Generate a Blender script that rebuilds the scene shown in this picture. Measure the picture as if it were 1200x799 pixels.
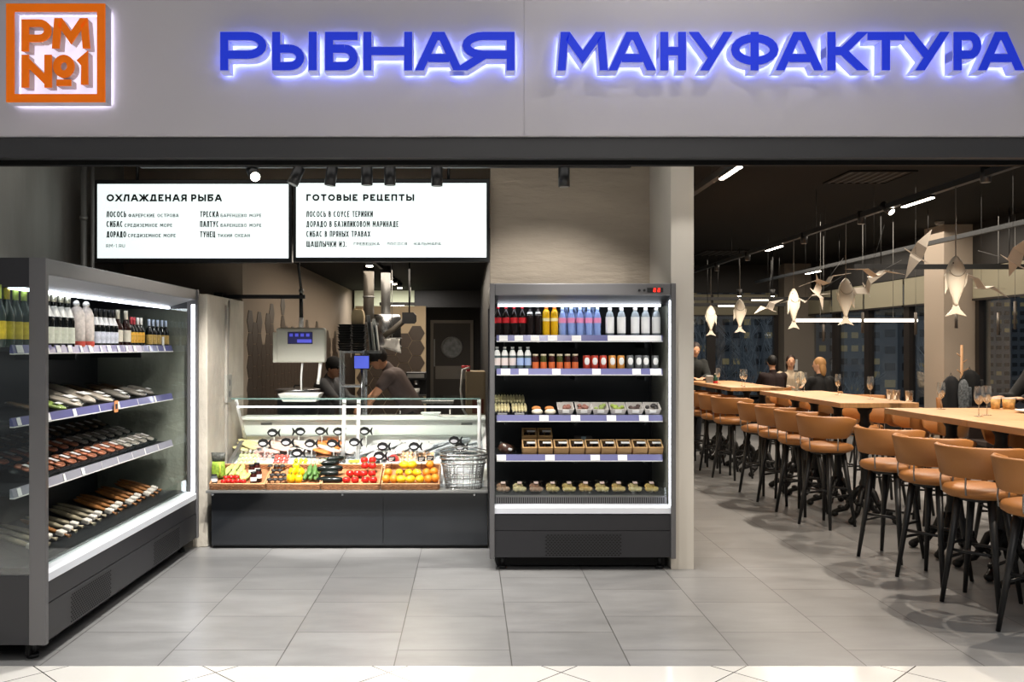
import bpy, bmesh, math, random
from mathutils import Vector, Matrix
for o in list(bpy.data.objects): bpy.data.objects.remove(o)
S = bpy.context.scene; C = S.collection
PI = math.pi; R = math.radians
F, CX, CY, EYE = 1050.0, 550.0, 406.0, 1.6
# ---------------- camera, world, exposure, large lights
cam = bpy.data.objects.new('camera', bpy.data.cameras.new('camera')); C.objects.link(cam)
cam.location = (0, 0, EYE); cam.rotation_euler = (PI/2, 0, 0)
cam.data.sensor_width = 36; cam.data.lens = F/1200*36
cam.data.shift_x = 50/1200; cam.data.shift_y = 6.5/1200
cam.data.clip_start = .05; cam.data.clip_end = 300
S.camera = cam
S.view_settings.view_transform = 'Standard'; S.view_settings.look = 'None'
S.view_settings.gamma = 1; S.view_settings.use_curve_mapping = False
S.view_settings.exposure = 0.0
W = bpy.data.worlds.new('dusk'); S.world = W; W.use_nodes = True
W.node_tree.nodes['Background'].inputs[0].default_value = (.38, .395, .415, 1)
W.node_tree.nodes['Background'].inputs[1].default_value = .34
def light(name, kind, loc, power, color=(1, 1, 1), target=None, size=.1, size_y=None, spot=60, blend=.5):
    l = bpy.data.lights.new(name, kind); l.energy = power; l.color = color
    if kind == 'AREA':
        l.size = size
        if size_y: l.shape = 'RECTANGLE'; l.size_y = size_y
    else: l.shadow_soft_size = size
    if kind == 'SPOT': l.spot_size = R(spot); l.spot_blend = blend
    o = bpy.data.objects.new(name, l); C.objects.link(o); o.location = loc
    if target is not None:
        o.rotation_euler = (Vector(target)-Vector(loc)).to_track_quat('-Z', 'Y').to_euler()
    return o
WARM = (1, .87, .72); NEUT = (1, .955, .90); COOL = (.86, .93, 1)
# lamps of the mall concourse in front of the shop
light('mall_light', 'AREA', (1.0, -1.0, 5.2), 105, NEUT, (0.5, 4.0, 0.3), 5.0, 3.0)
light('mall_light', 'AREA', (0.0, 2.3, 4.9), 190, NEUT, (0, 2.5, 0), 9.0, 1.2).data.spread = R(62)
light('mall_spot', 'SPOT', (1.17, 3.55, 3.9), 16, NEUT, (1.1, 4.5, 3.0), .02, None, 110, .8)
# lamps of the shop, with some fill lights added among them
for x, y, tx, ty, tz, p in ((-1.6, 6.0, -1.5, 7.6, .75, 330), (-.8, 6.0, -.8, 7.6, .75, 330), (-.2, 6.0, -.2, 7.6, .75, 330)):
    light('counter_spot', 'SPOT', (x, y, 2.72), p, NEUT, (tx, ty, tz), .03, None, 55, .6)
light('aisle_spot', 'SPOT', (-1.2, 5.6, 2.9), 400, NEUT, (-1.3, 5.9, 0), .05, None, 90, .8)
light('aisle_spot', 'SPOT', (.0, 5.3, 2.9), 170, NEUT, (0, 5.6, 0), .05, None, 90, .8)
light('column_spot', 'SPOT', (1.75, 5.25, 2.85), 26, NEUT, (1.55, 6.44, 1.2), .02, None, 80, .25)
light('fridge_spot', 'SPOT', (.64, 6.1, 2.68), 60, NEUT, (.6, 7.0, 1.5), .03, None, 100, .6)
light('wine_spot', 'SPOT', (-.9, 5.7, 2.9), 90, NEUT, (-2.5, 5.8, 1.0), .03, None, 75, .6)
light('aisle_fill', 'AREA', (-.7, 5.9, 3.25), 16, NEUT, (-.7, 6.0, 0), 4.4, 1.0)  # added fill without a fixture, brightens left wall, pier and floor
light('fridge_front_spot', 'SPOT', (.7, 4.95, 2.85), 90, NEUT, (.8, 6.6, .6), .03, None, 60, .6)
light('kitchen_light', 'AREA', (-1.2, 15.3, 2.55), 25, NEUT, (-1.2, 15.6, 0), 1.2, .5)  # extra light added only to brighten the pale green upper wall
light('kitchen_light', 'AREA', (-.7, 11.5, 2.52), 90, WARM, (-.7, 11.5, 0), 1.2, 5.0)
light('hall_fill', 'AREA', (5.5, 12.5, 3.2), 230, WARM, (5.5, 12.5, 0), 2.2, 9.0)  # ambient fill added near the windows to lift blinds and column
for y, p in ((4.8, 150), (5.95, 150), (7.8, 140), (9.6, 140), (11.4, 140), (13.1, 130)):
    light('table_spot', 'SPOT', (3.72, y, 2.76), p, WARM, (3.7, y, 0), .012, None, 120, .3)
light('far_table_spot', 'SPOT', (5.9, 11.5, 2.7), 45, WARM, (5.9, 11.5, 0), .05, None, 110, .5)
light('far_table_spot', 'SPOT', (5.6, 15.5, 2.7), 45, WARM, (5.6, 15.5, 0), .05, None, 110, .5)
# ---------------- helpers
def lin(h):
    h = h.lstrip('#'); c = [int(h[i:i+2], 16)/255 for i in (0, 2, 4)]
    return tuple(x/12.92 if x <= .04045 else ((x+.055)/1.055)**2.4 for x in c)+(1,)
MATS = {}
def mat(name, color='#808080', rough=.5, metal=0, emit=0, ecol=None, noise=0, nscale=8, bump=0, bscale=40, stretch=None, spec=.5, coat=0):
    if name in MATS: return MATS[name]
    m = bpy.data.materials.new(name); m.use_nodes = True; nt = m.node_tree
    b = nt.nodes['Principled BSDF']; col = lin(color)
    b.inputs['Base Color'].default_value = col; b.inputs['Roughness'].default_value = rough
    b.inputs['Metallic'].default_value = metal; b.inputs['Specular IOR Level'].default_value = spec
    if coat: b.inputs['Coat Weight'].default_value = coat
    if emit:
        b.inputs['Emission Color'].default_value = lin(ecol or color); b.inputs['Emission Strength'].default_value = emit
    if noise or bump:
        tc = nt.nodes.new('ShaderNodeTexCoord'); mp = nt.nodes.new('ShaderNodeMapping')
        nt.links.new(tc.outputs['Object'], mp.inputs[0])
        if stretch: mp.inputs['Scale'].default_value = stretch
    if noise:
        n = nt.nodes.new('ShaderNodeTexNoise'); n.inputs['Scale'].default_value = nscale; n.inputs['Detail'].default_value = 5
        nt.links.new(mp.outputs[0], n.inputs['Vector'])
        r = nt.nodes.new('ShaderNodeValToRGB'); r.color_ramp.elements[0].position = .3; r.color_ramp.elements[1].position = .7
        r.color_ramp.elements[0].color = tuple(c*(1-noise) for c in col[:3])+(1,)
        r.color_ramp.elements[1].color = tuple(min(1, c*(1+noise)) for c in col[:3])+(1,)
        nt.links.new(n.outputs['Fac'], r.inputs[0]); nt.links.new(r.outputs[0], b.inputs['Base Color'])
    if bump:
        n2 = nt.nodes.new('ShaderNodeTexNoise'); n2.inputs['Scale'].default_value = bscale; n2.inputs['Detail'].default_value = 4
        nt.links.new(mp.outputs[0], n2.inputs['Vector'])
        bp = nt.nodes.new('ShaderNodeBump'); bp.inputs['Strength'].default_value = bump; bp.inputs['Distance'].default_value = .02
        nt.links.new(n2.outputs['Fac'], bp.inputs['Height']); nt.links.new(bp.outputs[0], b.inputs['Normal'])
    MATS[name] = m; return m
def glass(name, tint='#ffffff', fac=.08, rough=.02, gcol='#ffffff', gr=.5):
    if name in MATS: return MATS[name]
    m = bpy.data.materials.new(name); m.use_nodes = True; nt = m.node_tree; nt.nodes.clear()
    out = nt.nodes.new('ShaderNodeOutputMaterial'); t = nt.nodes.new('ShaderNodeBsdfTransparent'); g = nt.nodes.new('ShaderNodeBsdfGlossy')
    t.inputs[0].default_value = lin(tint); g.inputs['Roughness'].default_value = rough; g.inputs[0].default_value = lin(gcol)
    lw = nt.nodes.new('ShaderNodeLayerWeight'); lw.inputs['Blend'].default_value = .25
    mr = nt.nodes.new('ShaderNodeMapRange'); mr.inputs['To Min'].default_value = fac; mr.inputs['To Max'].default_value = min(1, fac+gr)
    mx = nt.nodes.new('ShaderNodeMixShader')
    nt.links.new(lw.outputs['Facing'], mr.inputs['Value']); nt.links.new(mr.outputs[0], mx.inputs[0])
    nt.links.new(t.outputs[0], mx.inputs[1]); nt.links.new(g.outputs[0], mx.inputs[2]); nt.links.new(mx.outputs[0], out.inputs[0])
    MATS[name] = m; return m
class MB:
    def __init__(s): s.v = []; s.f = []; s.m = []; s.s = []
    def add(s, vs, fs, m=0, smooth=False):
        k = len(s.v); s.v += [tuple(v) for v in vs]
        for f in fs: s.f.append([i+k for i in f]); s.m.append(m); s.s.append(smooth)
        return s
    def box(s, x0, x1, y0, y1, z0, z1, m=0):
        return s.add([(x, y, z) for x in (x0, x1) for y in (y0, y1) for z in (z0, z1)],
            [(0, 1, 3, 2), (4, 6, 7, 5), (0, 4, 5, 1), (2, 3, 7, 6), (0, 2, 6, 4), (1, 5, 7, 3)], m)
    def cbox(s, c, d, m=0):
        return s.box(c[0]-d[0]/2, c[0]+d[0]/2, c[1]-d[1]/2, c[1]+d[1]/2, c[2]-d[2]/2, c[2]+d[2]/2, m)
    def frame(s, a, b):
        a, b = Vector(a), Vector(b); d = (b-a).normalized()
        u = d.orthogonal().normalized(); return a, b, u, d.cross(u)
    def cyl(s, a, b, r0, r1=None, n=12, m=0, cap=True):
        r1 = r0 if r1 is None else r1; a, b, u, w = s.frame(a, b); vs = []
        for c, r in ((a, r0), (b, r1)):
            vs += [c+(u*math.cos(2*PI*i/n)+w*math.sin(2*PI*i/n))*r for i in range(n)]
        s.add(vs, [(i, (i+1) % n, n+(i+1) % n, n+i) for i in range(n)], m, True)
        if cap: s.add(vs, [tuple(range(n))[::-1], tuple(range(n, 2*n))], m)
        return s
    def tube(s, pts, r, n=8, m=0, closed=False):
        pts = [Vector(p) for p in pts]; k = len(pts); vs = []; u = None
        for i, p in enumerate(pts):
            d = (pts[(i+1) % k]-pts[i-1]) if closed else (pts[min(i+1, k-1)]-pts[max(i-1, 0)])
            d.normalize()
            u = d.orthogonal().normalized() if u is None else (u-d*u.dot(d)).normalized()
            w = d.cross(u); rr = r[i] if isinstance(r, (list, tuple)) else r
            vs += [p+(u*math.cos(2*PI*j/n)+w*math.sin(2*PI*j/n))*rr for j in range(n)]
        fs = []
        for i in range(k if closed else k-1):
            a, b = i*n, ((i+1) % k)*n
            fs += [(a+j, a+(j+1) % n, b+(j+1) % n, b+j) for j in range(n)]
        s.add(vs, fs, m, True)
        if not closed: s.add(vs, [tuple(range(n))[::-1], tuple(range((k-1)*n, k*n))], m)
        return s
    def lathe(s, prof, c=(0, 0, 0), n=16, ms=None, cap=True, sx=1, sy=1):
        vs = [(c[0]+r*math.cos(2*PI*i/n)*sx, c[1]+r*math.sin(2*PI*i/n)*sy, c[2]+z) for r, z in prof for i in range(n)]
        for k in range(len(prof)-1):
            s.add(vs[k*n:(k+2)*n], [(i, (i+1) % n, n+(i+1) % n, n+i) for i in range(n)], ms[k] if ms else 0, True)
        if cap:
            if prof[0][0] > 1e-5: s.add(vs[:n], [tuple(range(n))], ms[0] if ms else 0)
            if prof[-1][0] > 1e-5: s.add(vs[-n:], [tuple(range(n))], ms[-1] if ms else 0)
        return s
    def prism(s, poly, axis, a, b, m=0, smooth=False):
        n = len(poly); f = {'x': lambda p, t: (t, p[0], p[1]), 'y': lambda p, t: (p[0], t, p[1]), 'z': lambda p, t: (p[0], p[1], t)}[axis]
        vs = [f(p, a) for p in poly]+[f(p, b) for p in poly]
        s.add(vs, [tuple(range(n)), tuple(range(n, 2*n))], m)
        return s.add(vs, [(i, (i+1) % n, n+(i+1) % n, n+i) for i in range(n)], m, smooth)
    def ell(s, c, r, n=14, k=9, m=0, M=None):
        vs = []; fs = []
        for j in range(k+1):
            t = PI*j/k
            for i in range(n):
                a = 2*PI*i/n; p = Vector((math.sin(t)*math.cos(a)*r[0], math.sin(t)*math.sin(a)*r[1], math.cos(t)*r[2]))
                if M is not None: p = M @ p
                vs.append(Vector(c)+p)
        for j in range(k): fs += [(j*n+i, j*n+(i+1) % n, (j+1)*n+(i+1) % n, (j+1)*n+i) for i in range(n)]
        return s.add(vs, fs, m, True)
    def loft(s, rings, m=0, smooth=True, cap=True):
        n = len(rings[0]); vs = [p for r in rings for p in r]
        fs = [(k*n+i, k*n+(i+1) % n, (k+1)*n+(i+1) % n, (k+1)*n+i) for k in range(len(rings)-1) for i in range(n)]
        s.add(vs, fs, m, smooth)
        if cap: s.add(vs, [tuple(range(n))[::-1], tuple(range(len(vs)-n, len(vs)))], m)
        return s
    def build(s, name, mats, parent=None, bevel=0, loc=None, rz=0, merge=True, sub=0):
        me = bpy.data.meshes.new(name); me.from_pydata([tuple(v) for v in s.v], [], s.f)
        for p, m, q in zip(me.polygons, s.m, s.s): p.material_index = m; p.use_smooth = q
        bm = bmesh.new(); bm.from_mesh(me)
        if merge: bmesh.ops.remove_doubles(bm, verts=bm.verts, dist=1e-5)
        bmesh.ops.recalc_face_normals(bm, faces=bm.faces); bm.to_mesh(me); bm.free()
        if not isinstance(mats, (list, tuple)): mats = [mats]
        for m in mats: me.materials.append(m)
        o = bpy.data.objects.new(name, me); C.objects.link(o)
        if parent is not None: o.parent = parent
        if loc is not None: o.location = loc
        o.rotation_euler.z = rz
        if bevel:
            b = o.modifiers.new('bevel', 'BEVEL'); b.width = bevel; b.segments = 2; b.limit_method = 'ANGLE'; b.angle_limit = R(40)
        if sub:
            b = o.modifiers.new('sub', 'SUBSURF'); b.levels = sub; b.render_levels = sub
        return o
def tag(o, label, cat, group=None, kind=None):
    o['label'] = label; o['category'] = cat
    if group: o['group'] = group
    if kind: o['kind'] = kind
    return o
def thing(name, label, cat, loc=(0, 0, 0), rz=0, group=None):
    o = bpy.data.objects.new(name, None); C.objects.link(o); o.empty_display_size = .05
    o.location = loc; o.rotation_euler.z = rz
    return tag(o, label, cat, group)
def struct(o): o['kind'] = 'structure'; return o
def copy_tree(o, parent=None):
    c = o.copy(); C.objects.link(c)
    if parent is not None: c.parent = parent
    for ch in KIDS.get(o.name) or [x for x in list(o.children)]: copy_tree(ch, c)
    return c
KIDS = {}
def rep(proto, used, loc, rz=0, label=None, group=None, tilt=0):
    """first call moves the prototype itself, later calls copy it with its parts"""
    o = proto if not used else copy_tree(proto)
    used.append(o); o.location = loc; o.rotation_euler = (tilt, 0, rz)
    if label: o['label'] = label
    if group: o['group'] = group
    return o
ORD = ['first', 'second', 'third', 'fourth', 'fifth', 'sixth', 'seventh', 'eighth', 'ninth', 'tenth', 'eleventh', 'twelfth', 'thirteenth',
       'fourteenth', 'fifteenth', 'sixteenth', 'seventeenth', 'eighteenth', 'nineteenth', 'twentieth']
def at(u, v, d): return Vector(((u-CX)/F*d, d, EYE-(v-CY)/F*d))
def X(u, d): return (u-CX)/F*d
def Z(v, d): return EYE-(v-CY)/F*d
# ---------------- stroke lettering
def arc(cx, cy, rx, ry, a0, a1, n=10):
    return [(cx+rx*math.cos(R(a0+(a1-a0)*i/n)), cy+ry*math.sin(R(a0+(a1-a0)*i/n))) for i in range(n+1)]
def ring(cx, cy, rx, ry, n=20): return ['c']+arc(cx, cy, rx, ry, 90, 90+360*(n-1)/n, n-1)
SOFT = [(0, 1), (0, 0), (.5, 0)]+arc(.6, .29, .4, .29, -90, 90)+[(0, .58)]
GL = {
 'А': (.95, [[(0, 0), (.4, 1), (.6, 1), (1, 0)], [(.2, .27), (.8, .27)]]),
 'Б': (.8, [[(1, 1), (0, 1), (0, 0)]+arc(.62, .29, .38, .29, -90, 90), [(.62, .58), (0, .58)]]),
 'В': (.75, [[(0, 0), (0, 1)]+arc(.55, .77, .33, .23, 90, -90), [(.58, .54), (0, .54)], arc(.58, .27, .42, .27, 90, -90), [(.58, 0), (0, 0)]]),
 'Г': (.65, [[(0, 0), (0, 1), (1, 1)]]),
 'Д': (.95, [[(0, -.18), (0, 0), (1, 0), (1, -.18)], [(.16, 0), (.34, 1), (.84, 1), (.84, 0)]]),
 'Е': (.7, [[(1, 1), (0, 1), (0, 0), (1, 0)], [(0, .5), (.88, .5)]]),
 'Ж': (1.15, [[(.5, 0), (.5, 1)], [(0, 1), (.36, .5), (0, 0)], [(1, 1), (.64, .5), (1, 0)], [(.36, .5), (.64, .5)]]),
 'З': (.7, [arc(.45, .76, .42, .24, 150, -80), arc(.48, .27, .5, .27, 80, -150)]),
 'И': (.8, [[(0, 1), (0, 0)], [(0, .05), (1, .95)], [(1, 1), (1, 0)]]),
 'К': (.8, [[(0, 0), (0, 1)], [(1, 1), (.42, .5), (1, 0)], [(0, .5), (.42, .5)]]),
 'Л': (.8, [[(0, 0), (.26, 1), (1, 1), (1, 0)]]),
 'М': (1.05, [[(0, 0), (.06, 1), (.14, 1), (.5, .3), (.86, 1), (.94, 1), (1, 0)]]),
 'Н': (.8, [[(0, 0), (0, 1)], [(1, 0), (1, 1)], [(0, .5), (1, .5)]]),
 'О': (1.0, [ring(.5, .5, .5, .5)]),
 'П': (.8, [[(0, 0), (0, 1), (1, 1), (1, 0)]]),
 'Р': (.75, [[(0, 0), (0, 1)]+arc(.62, .69, .38, .31, 90, -90), [(.62, .38), (0, .38)]]),
 'С': (.85, [arc(.5, .5, .5, .5, 45, 315, 16)]),
 'Т': (.8, [[(0, 1), (1, 1)], [(.5, 0), (.5, 1)]]),
 'У': (.85, [[(0, 1), (.55, .3)], [(1, 1), (.36, 0)]]),
 'Ф': (1.1, [[(.5, 0), (.5, 1)], ring(.5, .55, .5, .38)]),
 'Х': (.85, [[(0, 0), (1, 1)], [(0, 1), (1, 0)]]),
 'Ц': (.85, [[(0, 1), (0, 0), (1, 0), (1, -.2)], [(.82, 1), (.82, 0)]]),
 'Ч': (.75, [[(0, 1), (0, .45), (1, .45)], [(1, 1), (1, 0)]]),
 'Ш': (1.1, [[(0, 1), (0, 0), (1, 0), (1, 1)], [(.5, 0), (.5, 1)]]),
 'Ы': (1.1, [[(0, 1), (0, 0)]+arc(.36, .29, .3, .29, -90, 90), [(.36, .58), (0, .58)], [(1, 0), (1, 1)]]),
 'Ь': (.75, [[(0, 1), (0, 0)]+arc(.62, .29, .38, .29, -90, 90), [(.62, .58), (0, .58)]]),
 'Я': (.75, [[(1, 0), (1, 1)]+arc(.38, .69, .38, .31, 90, 270), [(.38, .38), (1, .38)], [(.42, .38), (0, 0)]]),
 '1': (.4, [[(0, .78), (.7, 1), (.7, 0)]]),
 'N': (.8, [[(0, 0), (0, 1)], [(0, .95), (1, .05)], [(1, 0), (1, 1)]]),
 'R': (.75, [[(0, 0), (0, 1)]+arc(.62, .69, .38, .31, 90, -90), [(.62, .38), (0, .38)], [(.55, .38), (1, 0)]]),
 'U': (.8, [[(0, 1), (0, .3)]+arc(.5, .3, .5, .3, 180, 360)+[(1, 1)]]),
 '-': (.4, [[(0, .5), (1, .5)]]), '.': (.2, [[(.3, 0), (.3, .14)]]), '·': (.2, [[(.3, .45), (.3, .6)]]),
 ':': (.25, [[(.4, 0), (.4, .16)], [(.4, .6), (.4, .76)]]),
}
GL['Й'] = (.8, GL['И'][1]+[[(.3, 1.2), (.7, 1.2)]])
def glyph(mb, ch, x, z, w, h, t, y0, y1, m=0, grow=0):
    """one letter as thick strokes in the x-z plane, between depths y0 and y1"""
    for nst, path in enumerate(GL[ch][1]):
        e_ = .0004*nst
        closed = path[0] == 'c'; raw = path[1:] if closed else path
        pts = [Vector((x+t/2+p[0]*(w-t), z+t/2+p[1]*(h-t))) for p in raw]
        k = len(pts); L = []; Rr = []; q = t/2+grow
        for i in range(k):
            a = pts[i-1] if (i > 0 or closed) else None; b = pts[(i+1) % k] if (i < k-1 or closed) else None
            p = pts[i].copy()
            if a is None or b is None:
                d = ((b-p) if a is None else (p-a)).normalized(); nrm = Vector((-d.y, d.x)); sgn = -1 if a is None else 1
                if raw[i][1] in (0, 1) and abs(d.y) > .35:
                    p += d*sgn*(t/2+grow)/abs(d.y); nrm = Vector((-1 if d.y > 0 else 1, 0))/abs(d.y)
                elif raw[i][0] in (0, 1) and abs(d.x) > .9: p += d*sgn*(t/2+grow)
                else: p += d*sgn*grow
                L.append(p+nrm*q); Rr.append(p-nrm*q)
            else:
                d0 = (p-a).normalized(); d1 = (b-p).normalized(); n0 = Vector((-d0.y, d0.x)); n1 = Vector((-d1.y, d1.x))
                mi = (n0+n1); mi = mi.normalized() if mi.length > 1e-4 else n0
                s_ = min(1/max(mi.dot(n0), .2), 2.2)
                L.append(p+mi*q*s_); Rr.append(p-mi*q*s_)
        vs = []
        for l, r in zip(L, Rr): vs += [(l.x, y0-e_, l.y), (r.x, y0-e_, r.y), (r.x, y1-e_, r.y), (l.x, y1-e_, l.y)]
        fs = []
        for i in range(k if closed else k-1):
            a, b = 4*i, 4*((i+1) % k)
            fs += [(a+j, a+(j+1) % 4, b+(j+1) % 4, b+j) for j in range(4)]
        if not closed: fs += [(0, 1, 2, 3), (4*k-4, 4*k-3, 4*k-2, 4*k-1)]
        mb.add(vs, fs, m)
def text(mb, s, x, z, h, t, y0, y1, width=None, gap=.2, cond=1, m=0):
    """a line of lettering; width = total width wanted"""
    adv = [0.45*cond if c == ' ' else GL[c][0]*cond for c in s]
    tot = sum(adv)+gap*cond*(len(s)-1); k = (width/(tot*h)) if width else 1
    for c, a in zip(s, adv):
        if c != ' ': glyph(mb, c, x, z, a*h*k, h, t, y0, y1, m)
        x += (a+gap*cond)*h*k
# ---------------- shared materials
BLACK = mat('black_plastic', '#17181a', .45)
DARK = mat('dark_metal', '#2b2c2f', .4)
ANTH = mat('anthracite_paint', '#333437', .45)
STEEL = mat('steel', '#b9bbbd', .25, 1)
GREYM = mat('grey_metal', '#8f8f8d', .4, .6)
WHITEP = mat('white_plastic', '#e6e6e2', .4)
PAPER = mat('paper', '#f0f0ec', .7)
INK = mat('ink', '#26262a', .7)
CLEAR = glass('clear_glass', '#f6faf8', .02, gr=.2)
FILM = glass('clear_film', '#f6f8f8', .05, .12, gr=.3)
LED = mat('led_white', '#ffffff', .5, emit=6.5, ecol='#eef4ff')
LAMP = mat('lamp_glow', '#ffffff', .5, emit=22, ecol='#fff0da')
# ---------------- the setting
def floor_mat():
    m = bpy.data.materials.new('grey_stone_tiles'); m.use_nodes = True; nt = m.node_tree; b = nt.nodes['Principled BSDF']
    tc = nt.nodes.new('ShaderNodeTexCoord'); sp = nt.nodes.new('ShaderNodeSeparateXYZ'); cb = nt.nodes.new('ShaderNodeCombineXYZ')
    nt.links.new(tc.outputs['Object'], sp.inputs[0])
    def add(sock, v):
        a = nt.nodes.new('ShaderNodeMath'); a.operation = 'ADD'; a.inputs[1].default_value = v; nt.links.new(sock, a.inputs[0]); return a.outputs[0]
    nt.links.new(add(sp.outputs['Y'], -5.02+.592*20), cb.inputs['X']); nt.links.new(add(sp.outputs['X'], .378+.592*20), cb.inputs['Y'])
    br = nt.nodes.new('ShaderNodeTexBrick'); br.offset = .5; br.offset_frequency = 2
    br.inputs['Scale'].default_value = 1; br.inputs['Brick Width'].default_value = .592; br.inputs['Row Height'].default_value = .592
    br.inputs['Mortar Size'].default_value = .0028; br.inputs['Mortar Smooth'].default_value = .1; br.inputs['Bias'].default_value = 0
    br.inputs['Color1'].default_value = lin('#929292'); br.inputs['Color2'].default_value = lin('#878787'); br.inputs['Mortar'].default_value = lin('#4c4b49')
    nt.links.new(cb.outputs[0], br.inputs['Vector'])
    n = nt.nodes.new('ShaderNodeTexNoise'); n.inputs['Scale'].default_value = 2.2; n.inputs['Detail'].default_value = 8; n.inputs['Roughness'].default_value = .65
    mp = nt.nodes.new('ShaderNodeMapping'); mp.inputs['Scale'].default_value = (1, 3, 1); nt.links.new(tc.outputs['Object'], mp.inputs[0]); nt.links.new(mp.outputs[0], n.inputs['Vector'])
    rr = nt.nodes.new('ShaderNodeMapRange'); rr.inputs['From Min'].default_value = .3; rr.inputs['From Max'].default_value = .7; rr.inputs['To Min'].default_value = .8; rr.inputs['To Max'].default_value = 1.12
    nt.links.new(n.outputs['Fac'], rr.inputs['Value'])
    mx = nt.nodes.new('ShaderNodeMix'); mx.data_type = 'RGBA'; mx.blend_type = 'MULTIPLY'; mx.inputs['Factor'].default_value = 1
    nt.links.new(br.outputs['Color'], mx.inputs['A']); nt.links.new(rr.outputs[0], mx.inputs['B']); nt.links.new(mx.outputs['Result'], b.inputs['Base Color'])
    r2 = nt.nodes.new('ShaderNodeMapRange'); r2.inputs['To Min'].default_value = .22; r2.inputs['To Max'].default_value = .42
    nt.links.new(n.outputs['Fac'], r2.inputs['Value']); nt.links.new(r2.outputs[0], b.inputs['Roughness'])
    return m
def mall_floor_mat():
    m = bpy.data.materials.new('white_polished_tiles'); m.use_nodes = True; nt = m.node_tree; b = nt.nodes['Principled BSDF']
    tc = nt.nodes.new('ShaderNodeTexCoord'); mp = nt.nodes.new('ShaderNodeMapping'); mp.vector_type = 'POINT'
    mp.inputs['Rotation'].default_value = (0, 0, R(45)); 
    c, s_ = math.cos(R(45)), math.sin(R(45)); px, py = -.398, 4.40; rx, ry = c*px-s_*py, s_*px+c*py
    mp.inputs['Location'].default_value = (-rx+6, -ry+6, 0)
    nt.links.new(tc.outputs['Object'], mp.inputs[0])
    br = nt.nodes.new('ShaderNodeTexBrick'); br.offset = 0; br.inputs['Scale'].default_value = 1
    br.inputs['Brick Width'].default_value = .6; br.inputs['Row Height'].default_value = .6; br.inputs['Mortar Size'].default_value = .003
    br.inputs['Color1'].default_value = lin('#d9d7d2'); br.inputs['Color2'].default_value = lin('#d3d1cc'); br.inputs['Mortar'].default_value = lin('#3a3936')
    nt.links.new(mp.outputs[0], br.inputs['Vector']); nt.links.new(br.outputs['Color'], b.inputs['Base Color']); b.inputs['Roughness'].default_value = .12
    return m
def hex_mat():
    """hexagonal brown tiles with light joints, up to a ragged upper edge on a beige wall"""
    m = bpy.data.materials.new('hex_tiles'); m.use_nodes = True; nt = m.node_tree; b = nt.nodes['Principled BSDF']
    b.inputs['Base Color'].default_value = lin('#4a3f36'); b.inputs['Roughness'].default_value = .4
    return m
CONC = mat('raw_concrete', '#8e8c86', .85, noise=.22, nscale=3, bump=.5, bscale=14, stretch=(1, 1, .22))
CONC2 = mat('pale_concrete', '#c4bdb0', .85, noise=.12, nscale=5, bump=.55, bscale=22, stretch=(1, 1, .6))
PLAST = mat('beige_plaster', '#a89c8c', .85, noise=.1, nscale=2, bump=.8, bscale=9, stretch=(.7, 1, 2.6))
BEIGE = mat('beige_wall', '#9a8b7a', .85)
COLW = mat('white_wall', '#cfc9be', .6)
CEILM = mat('black_ceiling', '#0d0d0c', .8, spec=.2)
BLKW = mat('black_wall', '#1a1817', .6)
FASC = mat('fascia_panel', '#bcb8be', .55)
BEAM = mat('beam_paint', '#363638', .5)
DGREY = mat('grey_column_paint', '#7a736a', .7)
struct(MB().box(-6, 9, 4.49, 22, -.15, 0).build('floor', floor_mat()))
struct(MB().box(-6, 9, -6, 4.488, -.15, 0).build('floor_concourse', mall_floor_mat()))
struct(MB().box(-4, 9, 4.72, 22, 3.3, 3.45).build('ceiling', CEILM))
struct(MB().box(-2.1, .2, 8.3, 18.2, 2.6, 2.7).build('ceiling_kitchen', CEILM))
f = MB().box(-6, .2735, 4.5, 4.6, 2.66, 4.6); f.box(.2755, 8, 4.5, 4.6, 2.66, 4.6); f.box(.27, .28, 4.51, 4.6, 2.66, 4.6)
struct(f.build('wall_fascia', FASC))
struct(MB().box(-6, 8, 4.53, 4.72, 2.555, 2.655).box(-6, 8, 4.59, 4.63, 2.53, 2.555, 1).box(-6, 8, 4.6, 4.72, 2.66, 3.4).build('trim_1', [BEAM, mat('shutter_black', '#060606', .7, spec=.2)]))
struct(MB().box(-3.3, -3.2, 4.4, 8.4, 0, 3.3).build('wall_left', CONC))
struct(MB().box(-3.2, -2.1, 8.3, 8.4, 0, 3.3).box(-2.1, .2, 8.3, 8.36, 2.7, 3.3).build('wall_back', BEIGE))
p = MB().cyl((-3.05, 7.09, 0), (-3.05, 7.09, 3.3), .024).cyl((-2.985, 7.1, 0), (-2.985, 7.1, 3.3), .015)
for z in (.8, 2.05, 2.6): p.cyl((-3.05, 7.09, z), (-3.05, 7.09, z+.03), .032)
struct(p.build('trim_2', mat('pipe_paint', '#8d8c88', .4, .4)))
struct(MB().box(-2.21, -2.09, 7.15, 8.3, 0, 2.02).box(-3.19, -2.21, 7.15, 7.3, 0, 2.02).build('wall_partition', CONC2, bevel=.008))
struct(MB().box(-2.2, -2.1, 8.4, 18.2, 0, 2.7).build('wall_kitchen_left', BEIGE))
struct(MB().box(-2.2, 1.4, 18.05, 18.2, 0, 3.3).build('wall_kitchen_back', BLKW))
struct(MB().box(.17, 1.45, 7.2, 7.4, 0, 3.3).build('wall_pier', PLAST))
struct(MB().box(.2, .3, 7.4, 18.05, 0, 3.3).build('wall_kitchen_right', BLKW))
struct(MB().box(1.45, 1.613, 6.44, 18.6, 0, 3.3).build('wall_column', COLW))
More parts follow.
